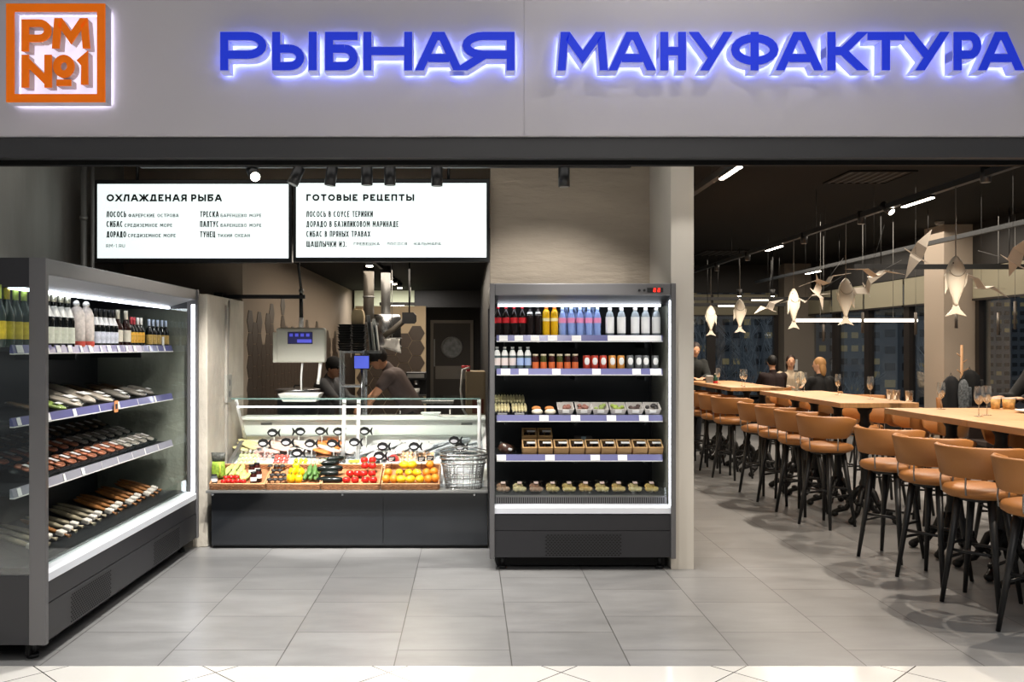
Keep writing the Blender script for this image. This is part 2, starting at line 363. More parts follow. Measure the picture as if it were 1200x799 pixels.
# hex tiled wall faces in the kitchen (tiles are relief on the wall)
def hexes(mb, cols, rows, s, f, top):
    w = s*1.5; h = s*math.sqrt(3)
    for i in range(cols):
        for j in range(rows):
            cx = s+i*w; cz = h*(j+.5+(.5 if i % 2 else 0))
            if cz+h*.4 > top(i): continue
            pts = [(cx+(s-.004)*math.cos(R(60*k)), cz+(s-.004)*math.sin(R(60*k))) for k in range(6)]
            a = [f(x, z, 0) for x, z in pts]; b = [f(x, z, .012) for x, z in pts]
            mb.add(a+b, [tuple(range(6, 12))]+[(k, (k+1) % 6, 6+(k+1) % 6, 6+k) for k in range(6)])
HEX = hex_mat(); rnd = random.Random(4)
hm = MB(); tops = [2.02+.11*((i*7) % 3)-.1*((i*5) % 4)-.008*i for i in range(60)]
hexes(hm, 46, 10, .125, lambda a, z, d: (-2.1+d*.5, 8.45+a, z), lambda i: tops[i])
o = hm.build('wall_tiles_left', HEX); struct(o)
struct(MB().box(-1.86, -.71, 14.6, 14.72, 0, 2.26).build('wall_kitchen_middle', mat('kitchen_beige', '#c4b193', .8)))
hm = MB(); hexes(hm, 5, 9, .14, lambda a, z, d: (-1.84+a, 14.6-d, z), lambda i: (2.0, 1.95, 1.9, 1.85, 2.0)[i])
struct(hm.build('wall_tiles_middle', HEX))
# kitchen door
d = MB().box(-.72, .02, 18.0, 18.05, 0, 2.07)
dr = struct(d.build('door_1', mat('door_brown', '#3a332d', .5)))
fr = MB(); fr.box(-.78, -.72, 17.97, 18.05, 0, 2.13).box(.02, .08, 17.97, 18.05, 0, 2.13).box(-.72, .02, 17.97, 18.05, 2.07, 2.13)
fr.build('door_frame', mat('door_frame_steel', '#6b655e', .4, .5), dr)
MB().box(-.68, -.02, 17.985, 18.0, .95, 1.21).build('kick_plate', mat('brushed_plate', '#77726b', .4, .5), dr)
rg = MB(); rg.tube([(-.35+.2*math.cos(2*PI*i/24), 17.99, 1.585+.2*math.sin(2*PI*i/24)) for i in range(24)], .02, 8, closed=True)
rg.build('porthole_rim', GREYM, dr)
MB().cyl((-.35, 17.985, 1.585), (-.35, 18.0, 1.585), .19, n=24).build('porthole_pane', mat('frosted_pane', '#8a8d8e', .2, noise=.4, nscale=9), dr)
MB().box(-.71, -.69, 17.97, 18.0, 1.2, 1.75).build('push_bar', GREYM, dr)
# green-white far wall glimpsed over the tiled kitchen wall
struct(MB().box(-2.05, -.98, 16.0, 16.1, 1.9, 2.6).build('wall_kitchen_upper', mat('pale_green_wall', '#ccd2b6', .8)))
struct(MB().box(-.98, .2, 15.98, 16.1, 2.3, 2.6).build('trim_3', BLKW))
# dining room shell
FRM = mat('window_frame_brown', '#1e1917', .45)
BLIND = mat('roller_blind', '#8f8b78', .8)
PANE = glass('window_pane', '#eef2f4', .04, .01, gr=.3)
struct(MB().box(1.6, 4.3, 18.7, 18.85, 0, 3.3).box(4.3, 7.2, 18.7, 18.85, 2.72, 3.3).box(4.3, 7.2, 18.7, 18.85, 0, .55).build('wall_end', BLKW))
struct(MB().box(6.45, 7.1, 18.35, 18.7, 0, 3.3).build('wall_corner_column', DGREY))
struct(MB().box(6.6, 7.25, 12.46, 13.0, 0, 3.3).build('wall_window_column', mat('beige_column_paint', '#a89b8c', .7)))
struct(MB().box(7.0, 7.2, 4.5, 18.7, 2.68, 3.3).box(7.0, 7.2, 4.5, 18.7, 0, .5).build('wall_right', BLKW))
def window(n, axis, fixed, a0, a1, z0=.5, z1=2.70, blind=2.26, sill=True):
    t = .09
    def bx(mb, p0, p1, q0, q1, off, th, m=0):
        if axis == 'y': return mb.box(fixed+off, fixed+off+th, p0, p1, q0, q1, m)
        return mb.box(p0, p1, fixed+off, fixed+off+th, q0, q1, m)
    w = MB()
    for p0, p1, q0, q1 in ((a0, a0+t, z0, z1), (a1-t, a1, z0, z1), (a0+t, a1-t, z0, z0+t), (a0+t, a1-t, z1-t, z1)): bx(w, p0, p1, q0, q1, 0, .1)
    o = struct(w.build('window_%d' % n, FRM))
    bx(MB(), a0+t, a1-t, z0+t, z1-t, .06, .006).build('pane', PANE, o)
    bl = MB(); bx(bl, a0+.03, a1-.03, blind, z1-.02, -.05, .01); bx(bl, a0+.03, a1-.03, blind-.03, blind, -.06, .03, 1)
    bl.build('roller_blind', [BLIND, FRM], o)
    return o
n = 1
for a0, a1 in ((4.32, 5.05), (5.05, 6.45)):
    window(n, 'x', 18.7, a0, a1); n += 1
for a0, a1 in ((17.2, 18.55), (15.8, 17.2), (14.35, 15.8), (13.0, 14.35), (10.2, 12.4), (8.0, 10.2)):
    window(n, 'y', 7.0, a0, a1); n += 1
# ---------------- backlit letters on the fascia
BLUE = mat('letter_blue', '#1c2fc4', .5, emit=.4, ecol='#2440dc', spec=.2)
SIDE = mat('letter_side', '#b4b7dc', .5, emit=.16, ecol='#a9b0ff')
HALO = mat('letter_backlight', '#cfd6ff', .5, emit=22, ecol='#8d9bff')
YF, YB = 4.405, 4.485
def sign_letter(ch, u0, u1, label, t=9.2, v0=37.3, v1=82):
    d = YF; x0, x1 = X(u0, d), X(u1, d); z0, z1 = Z(v1, d), Z(v0, d); tt = t/F*d
    o = thing('sign_letter', label, 'letter', ((x0+x1)/2, 4.5, z0), 0, 'blue letters on the shop sign')
    cx = (x0+x1)/2; w = x1-x0; h = z1-z0
    a = MB(); glyph(a, ch, x0-cx, 0, w, h, tt, YF-4.5, YF+.006-4.5); a.build('letter_face', BLUE, o)
    a = MB(); glyph(a, ch, x0-cx, 0, w, h, tt, YF+.006-4.5, YB-4.5, 0, .005); a.build('letter_side', SIDE, o)
    a = MB(); glyph(a, ch, x0-cx, 0, w, h, tt, YB-4.5, YB+.004-4.5, 0, -.004); a.build('backlight', HALO, o)
    a = MB()
    for px in (-.3*w, .3*w): a.cyl((px, YB+.003-4.5, h*.5), (px, 0, h*.5), .004, n=6)
    return o
L1 = [('Р', 258, 312), ('Ы', 319, 371), ('Б', 381, 419), ('Н', 426, 483), ('А', 489, 539), ('Я', 542, 603)]
L2 = [('М', 654, 712), ('А', 716, 766), ('Н', 774, 804), ('У', 812, 855), ('Ф', 857, 912), ('А', 912, 962), ('К', 970, 1011), ('Т', 1017, 1060), ('У', 1064, 1109), ('Р', 1118, 1150), ('А', 1149, 1198)]
for k, (c, a, b) in enumerate(L1): sign_letter(c, a, b, 'glowing blue sign letter %s, %s letter of the left word' % (c, ORD[k]))
for k, (c, a, b) in enumerate(L2): sign_letter(c, a, b, 'glowing blue sign letter %s, %s letter of the right word' % (c, ORD[k]))
# orange square emblem
ORG = mat('emblem_orange', '#e0600c', .5, emit=.32, ecol='#e87a14', spec=.2); LIL = mat('emblem_side', '#b9b5c2', .5)
d = YF; x0, x1, z0, z1 = X(7, d), X(123, d), Z(119.5, d), Z(4, d); t = 9.5/F*d
e = thing('sign_emblem', 'orange square frame emblem with orange letters on white glowing back', 'emblem', ((x0+x1)/2, 4.5, z0))
cx = (x0+x1)/2
def fr4(mb, x0, x1, z0, z1, t, y0, y1):
    mb.box(x0, x1, y0, y1, z1-t, z1).box(x0, x1, y0, y1, z0, z0+t).box(x0, x0+t, y0, y1, z0+t, z1-t).box(x1-t, x1, y0, y1, z0+t, z1-t); return mb
w, h = x1-x0, z1-z0
fr4(MB(), -w/2, w/2, 0, h, t, YF-4.5, YF+.008-4.5).build('frame', ORG, e)
fr4(MB(), -w/2, w/2, 0, h, t*.9, YF+.008-4.5, YB-4.5).build('frame_side', LIL, e)
MB().box(-w/2+t, w/2-t, -.03, -.024, t, h-t).build('back_plate', mat('emblem_back', '#efecff', .5, emit=.75, ecol='#efeaff'), e)
MB().box(-w/2+.01, w/2-.01, -.014, -.01, .01, h-.01).build('backlight', mat('emblem_halo', '#ffffff', .5, emit=7, ecol='#f2ecff'), e)
for ch, u0, u1, v0, v1 in (('Р', 25, 60, 22.5, 60), ('М', 61, 105, 21, 56.5), ('N', 25, 60.5, 64, 102.5), ('О', 62, 87, 64, 91), ('1', 88, 106, 63.5, 99)):
    a0, a1, c0, c1 = X(u0, d)-cx, X(u1, d)-cx, Z(v1, d)-z0, Z(v0, d)-z0
    a = MB(); glyph(a, ch, a0, c0, a1-a0, c1-c0, 8.6/F*d, YF-4.5, YF+.008-4.5)
    if ch == 'О': a.box(X(66, d)-cx, X(83, d)-cx, YF-4.5, YF+.008-4.5, Z(100.5, d)-z0, Z(93, d)-z0)
    l = a.build('letter', ORG, e)
    a = MB(); glyph(a, ch, a0, c0, a1-a0, c1-c0, 8.6/F*d, YF+.008-4.5, -.03, 0, -.002)
    if ch == 'О': a.box(X(66, d)-cx, X(83, d)-cx, YF+.008-4.5, -.03, Z(100.5, d)-z0, Z(93, d)-z0)
    a.build('letter_side', mat('emblem_letter_side', '#cdb9b4', .5), l)
# ---------------- two menu screens
SCR = mat('screen_white', '#f4fffd', .4, emit=.93, ecol='#f2fffd'); SINK = mat('screen_ink', '#15191b', .6)
SG = mat('screen_ink_pale', '#8d9696', .6)
def screen(name, label, u0, u1, v0, v1):
    d = 7.1; x0, x1, z0, z1 = X(u0, d), X(u1, d), Z(v1, d), Z(v0, d)
    o = thing(name, label, 'screen', ((x0+x1)/2, d, z0)); w = x1-x0; h = z1-z0
    MB().box(-w/2-.025, w/2+.025, .004, .07, -.035, h+.035).build('casing', mat('screen_casing', '#0e1011', .35), o, bevel=.004)
    MB().box(-w/2, w/2, 0, .004, 0, h).build('display', SCR, o)
    for q in (-.3, .3): MB().cyl((w*q, .04, h+.03), (w*q, .04, 3.3-z0), .012).build('hanger', BLACK, o)
    k = d/F
    def line(s, u, v, hpx, wpx, tpx, m=SINK, name='text_line'):
        a = MB(); text(a, s, (u-(u0+u1)/2)*k, (v1-v)*k, hpx*k, tpx*k, -.0025, -.0012, wpx*k); return a.build(name, m, o)
    return o, line
SGR = mat('screen_ink_grey', '#4a5354', .6)
o, ln = screen('menu_screen', 'bright white menu screen with two columns of fish names, left', 114, 338, 215.5, 302.5)
ln('ОХЛАЖДЕНАЯ', 125, 236, 8.4, 94, 2.1, name='heading'); ln('РЫБА', 224, 236, 8.4, 36, 2.1, name='heading')
for s, u, v, w in (('ЛОСОСЬ', 125, 254.5, 23), ('СИБАС', 125, 266, 19), ('ДОРАДО', 125, 278, 23), ('ТРЕСКА', 234.5, 254.5, 22), ('ПАЛТУС', 234.5, 266, 22), ('ТУНЕЦ', 234.5, 278, 18)): ln(s, u, v, 7, w, 1.15)
for s, u, v, w in (('ФАРЕРСКИЕ ОСТРОВА', 150.5, 254.5, 59), ('СРЕДИЗЕМНОЕ МОРЕ', 146, 266, 56), ('СРЕДИЗЕМНОЕ МОРЕ', 150, 278, 56), ('БАРЕНЦЕВО МОРЕ', 258.5, 254.5, 48), ('БАРЕНЦЕВО МОРЕ', 258.5, 266, 48), ('ТИХИЙ ОКЕАН', 255, 278, 38)): ln(s, u, v, 4, w, .75, SGR)
ln('RМ-1.RU', 124.5, 290, 4, 22, .6, SG, 'web_address')
o, ln = screen('menu_screen', 'bright white menu screen with one column of recipes, right', 347, 570, 214.5, 301.5)
for s, u, v, h, w, t in (('ГОТОВЫЕ', 359, 235.5, 8, 60, 2.1), ('РЕЦЕПТЫ', 425.5, 235.5, 8, 60, 2.1), ('ЛОСОСЬ В СОУСЕ ТЕРИЯКИ', 359, 254.3, 7, 78, 1.1), ('ДОРАДО В БАЗИЛИКОВОМ МАРИНАДЕ', 359, 266, 7, 108, 1.1), ('СИБАС В ПРЯНЫХ ТРАВАХ', 359, 277.6, 7, 75, 1.1), ('ШАШЛЫЧКИ ИЗ:', 359, 289.5, 7, 47, 1.1)): ln(s, u, v, h, w, t, name='heading' if h == 8 else 'text_line')
for s, u, w in (('·ГРЕБЕШКА', 413, 32), ('·ЛОСОСЯ', 452, 25), ('·КАЛЬМАРА', 484, 33)): ln(s, u, 287.5, 3.6, w, .7, SGR)
# ---------------- open refrigerated cabinets
FGREY = mat('fridge_frame_grey', '#6c6b6c', .4, .3); FIN = mat('fridge_interior', '#16181b', .5)
FINL = mat('fridge_inner_canopy', '#85878a', .5, 0); FBLK = mat('fridge_panel_black', '#2a2a2d', .4)
LEDGE = mat('fridge_bumper_white', '#dfe3ea', .3); RAIL = mat('price_rail_violet', '#5d5e94', .3, coat=.5); TAGM = mat('price_tag_paper', '#f2f2f0', .6)
FSHELF = mat('fridge_shelf', '#2e3033', .45, .4); SGL = glass('fridge_side_glass', '#eef3f2', .05, .03, gr=.3)
VENT = mat('vent_hole', '#060606', .8)
def fridge(name, label, loc, rz, W, D, shelves, tags, near_post=.07):
    o = thing(name, label, 'fridge', loc, rz); T = 2.05
    # end panels: frame, upper and lower solid panel, glass between
    for e, x in ((0, 0), (1, W)):
        x0, x1 = (x-.035, x) if e == 0 else (x, x+.035)
        p = MB().box(x0, x1, -.01, .075, .09, T)
        p.box(x0+.004, x1-.004, .075, D, 1.90, T, 1).box(x0+.004, x1-.004, .075, D, .09, .44, 1).box(x0+.004, x1-.004, D-.06, D, .44, 1.90, 1)
        pn = p.build('end_panel', [FGREY, FBLK], o, bevel=.004)
        MB().box((x0+x1)/2-.004, (x0+x1)/2+.004, .075, D-.06, .44, 1.90).build('side_glass', SGL, pn)
        xi = x+.004 if e == 0 else x-.004
        if e: MB().box(min(x, xi), max(x, xi), .012, .04, .46, 1.93).build('post_led', LED, pn)
    MB().box(0, W, D-.06, D, .09, T).box(0, W, .14, D-.06, .09, .42).build('body', FIN, o)
    MB().box(0, W, .03, D-.06, 2.0, T).build('roof_panel', ANTH, o)
    h = MB().box(0, W, 0, .03, 1.965, T).build('header', FGREY, o, bevel=.006)
    if W < 2:
        MB().box(W-.17, W-.055, -.004, 0, 1.985, 2.018).build('thermometer', BLACK, h)
        g = MB()
        for k in range(2):
            x = W-.125+.03*k
            g.box(x, x+.018, -.006, -.004, 2.011, 2.014).box(x+.015, x+.018, -.006, -.004, 2.002, 2.012).box(x, x+.018, -.006, -.004, 2.0, 2.003).box(x, x+.003, -.006, -.004, 1.991, 2.001).box(x, x+.018, -.006, -.004, 1.989, 1.992)
        g.build('digits', mat('digit_red', '#ff3020', .5, emit=3), h)
        MB().cyl((W-.19, -.008, 2.0), (W-.19, 0, 2.0), .009).cyl((W-.225, -.008, 2.0), (W-.225, 0, 2.0), .009).build('button', BLACK, h)
    MB().prism([(.03, 1.985), (.03, 1.965), (.2, 1.915), (.2, 1.935)], 'x', 0, W).build('canopy_lining', FINL if W > 2 else FIN, o)
    MB().box(.03, W-.03, .2, .225, 1.895, 1.912).build('led_tube', LED, o)
    for z, tg in zip(shelves, tags):
        s = MB().box(.015, W-.015, .2, D-.06, z-.03, z-.008)
        for bx in (.1, W/2, W-.1): s.box(bx-.01, bx+.01, .4, D-.06, z-.09, z-.03)
        sh = s.build('shelf', FSHELF, o)
        MB().prism([(.19, z+.004), (.2, z+.004), (.2, z-.04), (.178, z-.04)], 'x', .02, W-.02).build('price_rail', RAIL if W < 2 or z > .9 else mat('price_rail_grey', '#8f8f9a', .35), sh)
        MB().box(.02, W-.02, .176, .2, z-.046, z-.04).build('rail_lip', WHITEP, sh)
        for a, b in tg:
            q = MB(); q.prism([(.1855, z+.002), (.1875, z+.002), (.1765, z-.038), (.1745, z-.038)], 'x', a, b)
            q.prism([(.1815, z-.014), (.182, z-.014), (.1795, z-.022), (.179, z-.022)], 'x', a+(b-a)*.3, b-(b-a)*.25, 1)
            q.build('price_tag', [TAGM, INK], sh)
    # bottom deck, suction grille, white bumper, front panels, kick plate, feet
    dk = .05 if W < 2 else 0
    MB().box(.01, W-.01, .14, D-.06, .42, .47+dk).build('deck', FSHELF, o)
    g = MB().box(.01, W-.01, .085, .14, .405, .47+dk)
    n = int(W/.016)
    for k in range(n): g.box(.02+k*(W-.04)/n, .02+(k+.45)*(W-.04)/n, .0835, .085, .425+dk*.9, .462+dk, 1)
    g.build('air_grille', [FGREY if W < 2 else FBLK, VENT], o)
    if W > 2: MB().box(0, W, .06, .066, .42, .56).build('front_glass', CLEAR, o)
    else: MB().box(0, W, .1, .104, .52, .58).build('front_glass', CLEAR, o)
    MB().prism([(0, .40+dk*.2), (.085, .405+dk*.2), (.085, .455+dk*.2), (.02, .455+dk*.2), (0, .44+dk*.2)], 'x', 0, W).build('bumper', LEDGE, o)
    MB().box(0, W, .004, .05, .29, .40).build('upper_front_panel', FBLK, o)
    lp = MB().box(0, W, .0, .05, .1, .286).build('lower_front_panel', FBLK, o)
    for c in ((W*.5,) if W < 2 else (.54, 1.81)):
        g = MB(); wv = .27 if W < 2 else .27
        cols, rows = (22, 12) if W < 2 else (22, 12)
        for i in range(cols):
            for j in range(rows):
                x = c-wv+2*wv*(i+(.5 if j % 2 else 0))/cols; z = .115+.155*j/rows
                g.add([(x, -.001, z), (x+wv*.9/cols, -.001, z+.0065), (x+wv*1.8/cols*.95, -.001, z), (x+wv*.9/cols, -.001, z-.0065)], [(0, 1, 2, 3)])
        g.build('vent_grille', VENT, lp)
    MB().box(.02, W-.02, .1, .12, .02, .1).build('kick_plate', VENT, o)
    for x in (.06, W-.06):
        for y in (.1, D-.08): MB().cyl((x, y, 0), (x, y, .02), .03).cyl((x, y, .02), (x, y, .1), .015).build('foot', BLACK, o)
    return o
RS = [1.68, 1.435, 1.095, .805]
def rt(us): return [(X(a, 6.56)-.18, X(b, 6.56)-.18) for a, b in us]
fridge('open_fridge', 'upright open fridge with five levels of drinks and snacks beside white column', (.18, 6.38, 0), 0, 1.255, .8, RS,
  [rt([(585, 595), (603, 613), (622, 632), (642, 653), (670, 681), (712, 775)]), rt([(587, 598), (608, 619), (647, 657), (694, 704), (741, 751), (762, 775)]),
   rt([(632, 643), (669, 680), (711, 722), (749, 760)]), rt([(582, 593), (639, 650), (692, 703), (724, 735)])])
LS = [1.605, 1.23, .865]
def lt(n, s=0, w=.06): 
    r = random.Random(n+s); return [(.06+2.36*k/n+r.uniform(-.03, .03), .06+2.3*k/n+w) for k in range(n)]
fridge('open_fridge', 'long open fridge of wine and fish packs along left wall', (-2.15, 4.56, 0), PI/2, 2.5, .85, LS, [lt(16), lt(7, 2, .038), lt(9, 1, .042)])
def RF(u, z, back=0): # spot on a shelf of the right fridge
    d = 6.38+.25+back; return (X(u, d), d, z-.008)
def LF(y, z, back=0): return (-2.15-.225-back, y, z-.008)
# ---------------- bottle builders
def bottle(name, label, cat, prof, ms, mats, n=14, cap=None, capm=None, lab=None, labm=None, group=None, lab2=None, lab2m=None):
    o = thing(name, label, cat, (0, 0, 0), 0, group)
    MB().lathe(prof, n=n).build('glass_body' if mats is None else 'body', ms, o)
    if cap: MB().lathe(cap, n=n).build('cap', capm, o)
    if lab: MB().lathe(lab, n=n, cap=False).build('label', labm, o)
    if lab2: MB().lathe(lab2, n=n, cap=False).build('neck_label', lab2m, o)
    return o
def pet(h, r): return [(0, 0), (r*.9, 0), (r, h*.05), (r*.97, h*.35), (r, h*.62), (r*.85, h*.74), (r*.45, h*.87), (r*.38, h*.9), (r*.38, h*.93)]
def cyl_p(r, z0, z1): return [(r, z0), (r, z1)]
def capp(r, z0, z1): return [(0, z0), (r, z0), (r, z1), (0, z1)]
COLA = mat('cola_dark', '#1a0f0c', .15); REDL = mat('label_red', '#d2232c', .4); REDD = mat('cap_red', '#b01020', .4)
WHL = mat('label_white', '#f1f1ee', .5); ORJ = mat('yellow_juice', '#d9a90f', .25); ORC = mat('cap_orange', '#d97838', .4)
WAT = mat('bottle_water_blue', '#8aa2dc', .12, spec=.8); WCAP = mat('cap_pale_blue', '#b9d2ff', .4); PNK = mat('label_pink', '#e58fb8', .4)
CLW = mat('bottle_clear_grey', '#aab4ba', .12, spec=.8); GRNC = mat('bottle_mint_clear', '#5c6c6e', .12); BLL = mat('label_light_blue', '#a9c0ea', .5)
SAUCE = mat('jar_dark_red', '#3c1410', .2); SAUG = mat('jar_green', '#4a4d22', .2); ORL = mat('label_orange', '#e2703a', .5)
GLD = mat('cap_cream', '#e0d2b4', .4)
def row(proto, us, z, names, back=0, group=None):
    used = []
    for u, lb in zip(us, names): rep(proto, used, RF(u, z, back), 0, lb, group)
z = RS[0]; top = "on the right fridge's top shelf"
h, r = .222, .0275
b = bottle('cola_bottle', '', 'bottle', pet(h, r), COLA, 1, cap=capp(.012, h*.93, h), capm=REDD, lab=cyl_p(r*1.03, h*.46, h*.64), labm=REDL)
row(b, (583.5, 593, 602.5, 612), z, ['%s red labelled cola bottle from the left %s' % (ORD[i], top) for i in range(4)], group='cola bottles')
b = bottle('soda_bottle', '', 'bottle', pet(h, r), COLA, 1, cap=capp(.012, h*.93, h), capm=BLACK, lab=[(r*.88, h*.72), (r*.62, h*.83)], labm=WHL)
row(b, (621, 630.5), z, ['dark soda bottle with white neck label, %s one %s' % (i, top) for i in ('left', 'right')], group='dark soda bottles')
b = bottle('juice_bottle', '', 'bottle', [(0, 0), (r*.95, 0), (r*1.02, h*.06), (r*1.02, h*.7), (r*.9, h*.84), (r*.5, h*.92)], ORJ, 1, cap=capp(.014, h*.92, h), capm=ORC, lab=cyl_p(r*1.04, h*.52, h*.62), labm=mat('label_cream', '#efe3b0', .5))
row(b, (640, 649.7), z, ['yellow juice bottle, %s one of the pair %s' % (i, top) for i in ('left', 'right')], group='yellow juice bottles')
b = bottle('water_bottle', '', 'bottle', [(0, 0), (r*.9, 0), (r, h*.06), (r*.9, h*.16), (r, h*.26), (r*.9, h*.34), (r, h*.42), (r, h*.65), (r*.7, h*.78), (r*.5, h*.86)], WAT, 1, cap=capp(.0135, h*.86, h), capm=WCAP, lab=cyl_p(r*1.03, h*.46, h*.63), labm=PNK)
b['group'] = 'pink labelled water bottles'
us = (659, 669.3, 679.6, 690, 700)
used = []
for i, u in enumerate(us): rep(b, used, RF(u, z), 0, '%s pink labelled water bottle from the left, front row of top shelf' % ORD[i])
for i in range(4): rep(b, used, RF(us[i]+4.7, z, .09), 0, '%s pink labelled water bottle from the left, rear row of top shelf' % ORD[i])
r2 = .031
b = bottle('still_water_bottle', '', 'bottle', [(0, 0), (r2, 0), (r2, h*.66), (r2*.75, h*.8), (r2*.42, h*.86)], CLW, 1, cap=capp(.0155, h*.86, h*.97), capm=WHL, lab=cyl_p(r2*1.03, h*.12, h*.66), labm=WHL)
row(b, (714.6, 728.2, 744.3, 756.4, 769), z, ['%s white labelled clear bottle from the left %s' % (ORD[i], top) for i in range(5)], group='white labelled water bottles')
z = RS[1]; sec = "on the right fridge's second shelf"
h = .172; r = .025
def small(lm, g):
    return bottle('small_bottle', '', 'bottle', pet(h, r), GRNC, 1, cap=capp(.012, h*.92, h), capm=WHL, lab=cyl_p(r*1.03, h*.2, h*.52), labm=lm, lab2=[(r*1.0, h*.62), (r*.92, h*.72), (r*.5, h*.86)], lab2m=WHL, group=g)
row(small(mat('label_pinkish_white', '#f2e4e0', .5), 'white labelled small bottles'), (582.5, 591.5, 600.6), z, ['%s small white labelled bottle from the left %s' % (ORD[i], sec) for i in range(3)])
row(small(BLL, 'blue labelled small bottles'), (609.6, 618.5), z, ['small pale blue labelled bottle, %s one %s' % (i, sec) for i in ('left', 'right')])
h = .118; r = .0235
def jar(bm, lm): return bottle('sauce_jar', '', 'jar', [(0, 0), (r, 0), (r, h*.7), (r*.85, h*.85), (r*.8, h*.88)], bm, 1, cap=capp(r*.9, h*.88, h), capm=GLD, lab=cyl_p(r*1.03, h*.1, h*.5), labm=lm, group='orange labelled jars')
for i, (u, bm) in enumerate(zip((627.5, 637, 646.6, 656, 665, 674), (SAUCE, SAUG, SAUCE, SAUG, SAUCE, SAUCE))):
    row(jar(bm, ORL), (u,), z, ['%s jar with orange label from the left %s' % (ORD[i], sec)])
h = .108; r = .0275
CANR = mat('can_red', '#cf4a37', .35, .2); CANO = mat('can_orange', '#e09a45', .35, .2); CANG = mat('can_grey', '#6d6f70', .35, .3)
def can(cm, word):
    o = thing('drink_can', '', 'can', (0, 0, 0), 0, 'drink cans')
    MB().lathe([(0, 0), (r*.85, 0), (r, h*.06), (r, h*.92), (r*.85, h)], n=16).build('can_body', cm, o)
    MB().lathe([(r*.85, h*.985), (r*.87, h*1.01), (r*.8, h*1.0), (0, h*.985)], n=16).build('lid', STEEL, o)
    a = MB(); a.ell((0, -r+.003, h*.6), (r*.72, .006, h*.28)); a.build('label_disc', WHL, o)
    return o
for i, (u, cm, w) in enumerate(((687.4, CANR, 'red'), (696.8, CANR, 'red'), (706.8, CANR, 'red'), (717.3, CANO, 'orange'), (727.6, CANO, 'orange'), (738.2, CANG, 'grey'), (748, CANG, 'grey'), (756.5, CANG, 'grey'), (767.6, CANG, 'grey'))):
    rep(can(cm, w), [], RF(u, z), 0, 'patterned %s can, %s of nine cans %s' % (w, ORD[i], sec))
# third shelf: snack packs and paper trays
z = RS[2]; thr = "on the right fridge's third shelf"
PAST = mat('pastry_cream', '#e8d6a4', .7, noise=.3, nscale=30); PALE = mat('pastry_pale', '#efe6cf', .7)
def roll_pack(fm):
    o = thing('roll_pack', '', 'snack pack', (0, 0, 0), 0, 'packs of rolls')
    MB().prism([(-.05, 0), (.05, 0), (.058, .02), (-.058, .02)], 'y', -.06, .06).build('tray', BLACK, o)
    for i in range(5): MB().tube([(-.045+.0225*i, y, .035) for y in (-.052, -.03, 0, .03, .052)], [.008, .011, .0115, .011, .008], 8).build('roll', fm, o)
    MB().box(-.035, .035, -.063, -.061, .006, .026).build('sticker', WHL, o)
    MB().prism([(-.058, .02), (-.052, .052), (.052, .052), (.058, .02)], 'y', -.06, .06).build('lid', FILM, o)
    return o
rp = roll_pack(PAST); used = []
for (u, bk, zz, lb) in ((588.5, 0, 0, 'pack of pale rolls at the left end, front'), (608.5, 0, 0, 'pack of pale rolls second from left, front'), (588.5, .15, .055, 'raised pack of rolls at left end, behind'), (606, .15, .055, 'raised pack of rolls second from left, behind')):
    rep(rp, used, (RF(u, z, bk)[0], RF(u, z, bk)[1]+.03, z-.008+zz+.03), 0, lb+' '+thr, None, R(28))
MB_riser = MB().box(-.12, .12, -.07, .07, 0, .054).build('display_riser', BLACK, loc=(RF(598, z, .15)[0], RF(598, z, .15)[1]+.03, z-.008))
tag(MB_riser, 'low black riser under the rear roll packs in right fridge', 'riser')
BUN = mat('bun_orange', '#d98f4d', .6, noise=.25, nscale=20)
o = thing('bun_pack', '', 'snack pack', (0, 0, 0), 0, 'packs of topped buns')
MB().lathe([(0, 0), (.03, 0), (.04, .012)], n=14).build('cup', BLACK, o)
MB().ell((0, 0, .03), (.042, .042, .026)).build('cream', PALE, o); MB().ell((-.006, .01, .055), (.035, .03, .018)).build('bun_top', BUN, o)
row(o, (629.5, 644.8), z, ['round bun with orange topping, %s one %s' % (i, thr) for i in ('left', 'right')])
TRAY = mat('paper_tray', '#d5d0ca', .8)
def paper_tray(fill, word, seed):
    o = thing('paper_tray', '', 'food tray', (0, 0, 0), 0, 'open paper trays'); rn = random.Random(seed)
    def rr(hx, hy, z): return [(-hx, -hy, z), (hx, -hy, z), (hx, hy, z), (-hx, hy, z)]
    MB().loft([rr(.046, .04, 0), rr(.06, .055, .058), rr(.056, .051, .058), rr(.043, .037, .003)], smooth=False).build('tray', TRAY, o)
    for k in range(6): MB().ell((rn.uniform(-.035, .035), rn.uniform(-.03, .03), .048), (.017, .016, .013), 10, 6).build('bite', fill, o)
    MB().box(-.024, .024, -.058, -.052, .03, .05).build('sticker', WHL, o)
    return o
for i, (u, c, w) in enumerate(((662, '#8d5e50', 'pinkish brown'), (683, '#8d5e50', 'pinkish brown'), (702.5, '#8a9a52', 'green'), (723, '#9db04e', 'green'), (743, '#4b3a34', 'dark brown'), (763, '#3a3634', 'dark brown'))):
    rep(paper_tray(mat('filling_'+w.replace(' ', '_')+str(i), c, .6, noise=.3, nscale=30), w, i), [], (RF(u, z)[0], RF(u, z)[1], RF(u, z)[2]+.024), 0, 'paper tray of %s bites, %s tray from left %s' % (w, ORD[i], thr), None, R(25))
x, y, zz = RF(668.5, z, .12)
o = thing('card_stand', 'small silver framed card standing behind the paper trays', 'card stand', (x, y, zz))
fr4(MB(), -.06, .06, .045, .1, .006, -.005, .005).cyl((0, 0, 0), (0, 0, .05), .004).cyl((0, 0, 0), (0, 0, .004), .03).build('frame', GREYM, o); MB().box(-.054, .054, -.002, .002, .051, .094).build('card', BLACK, o)
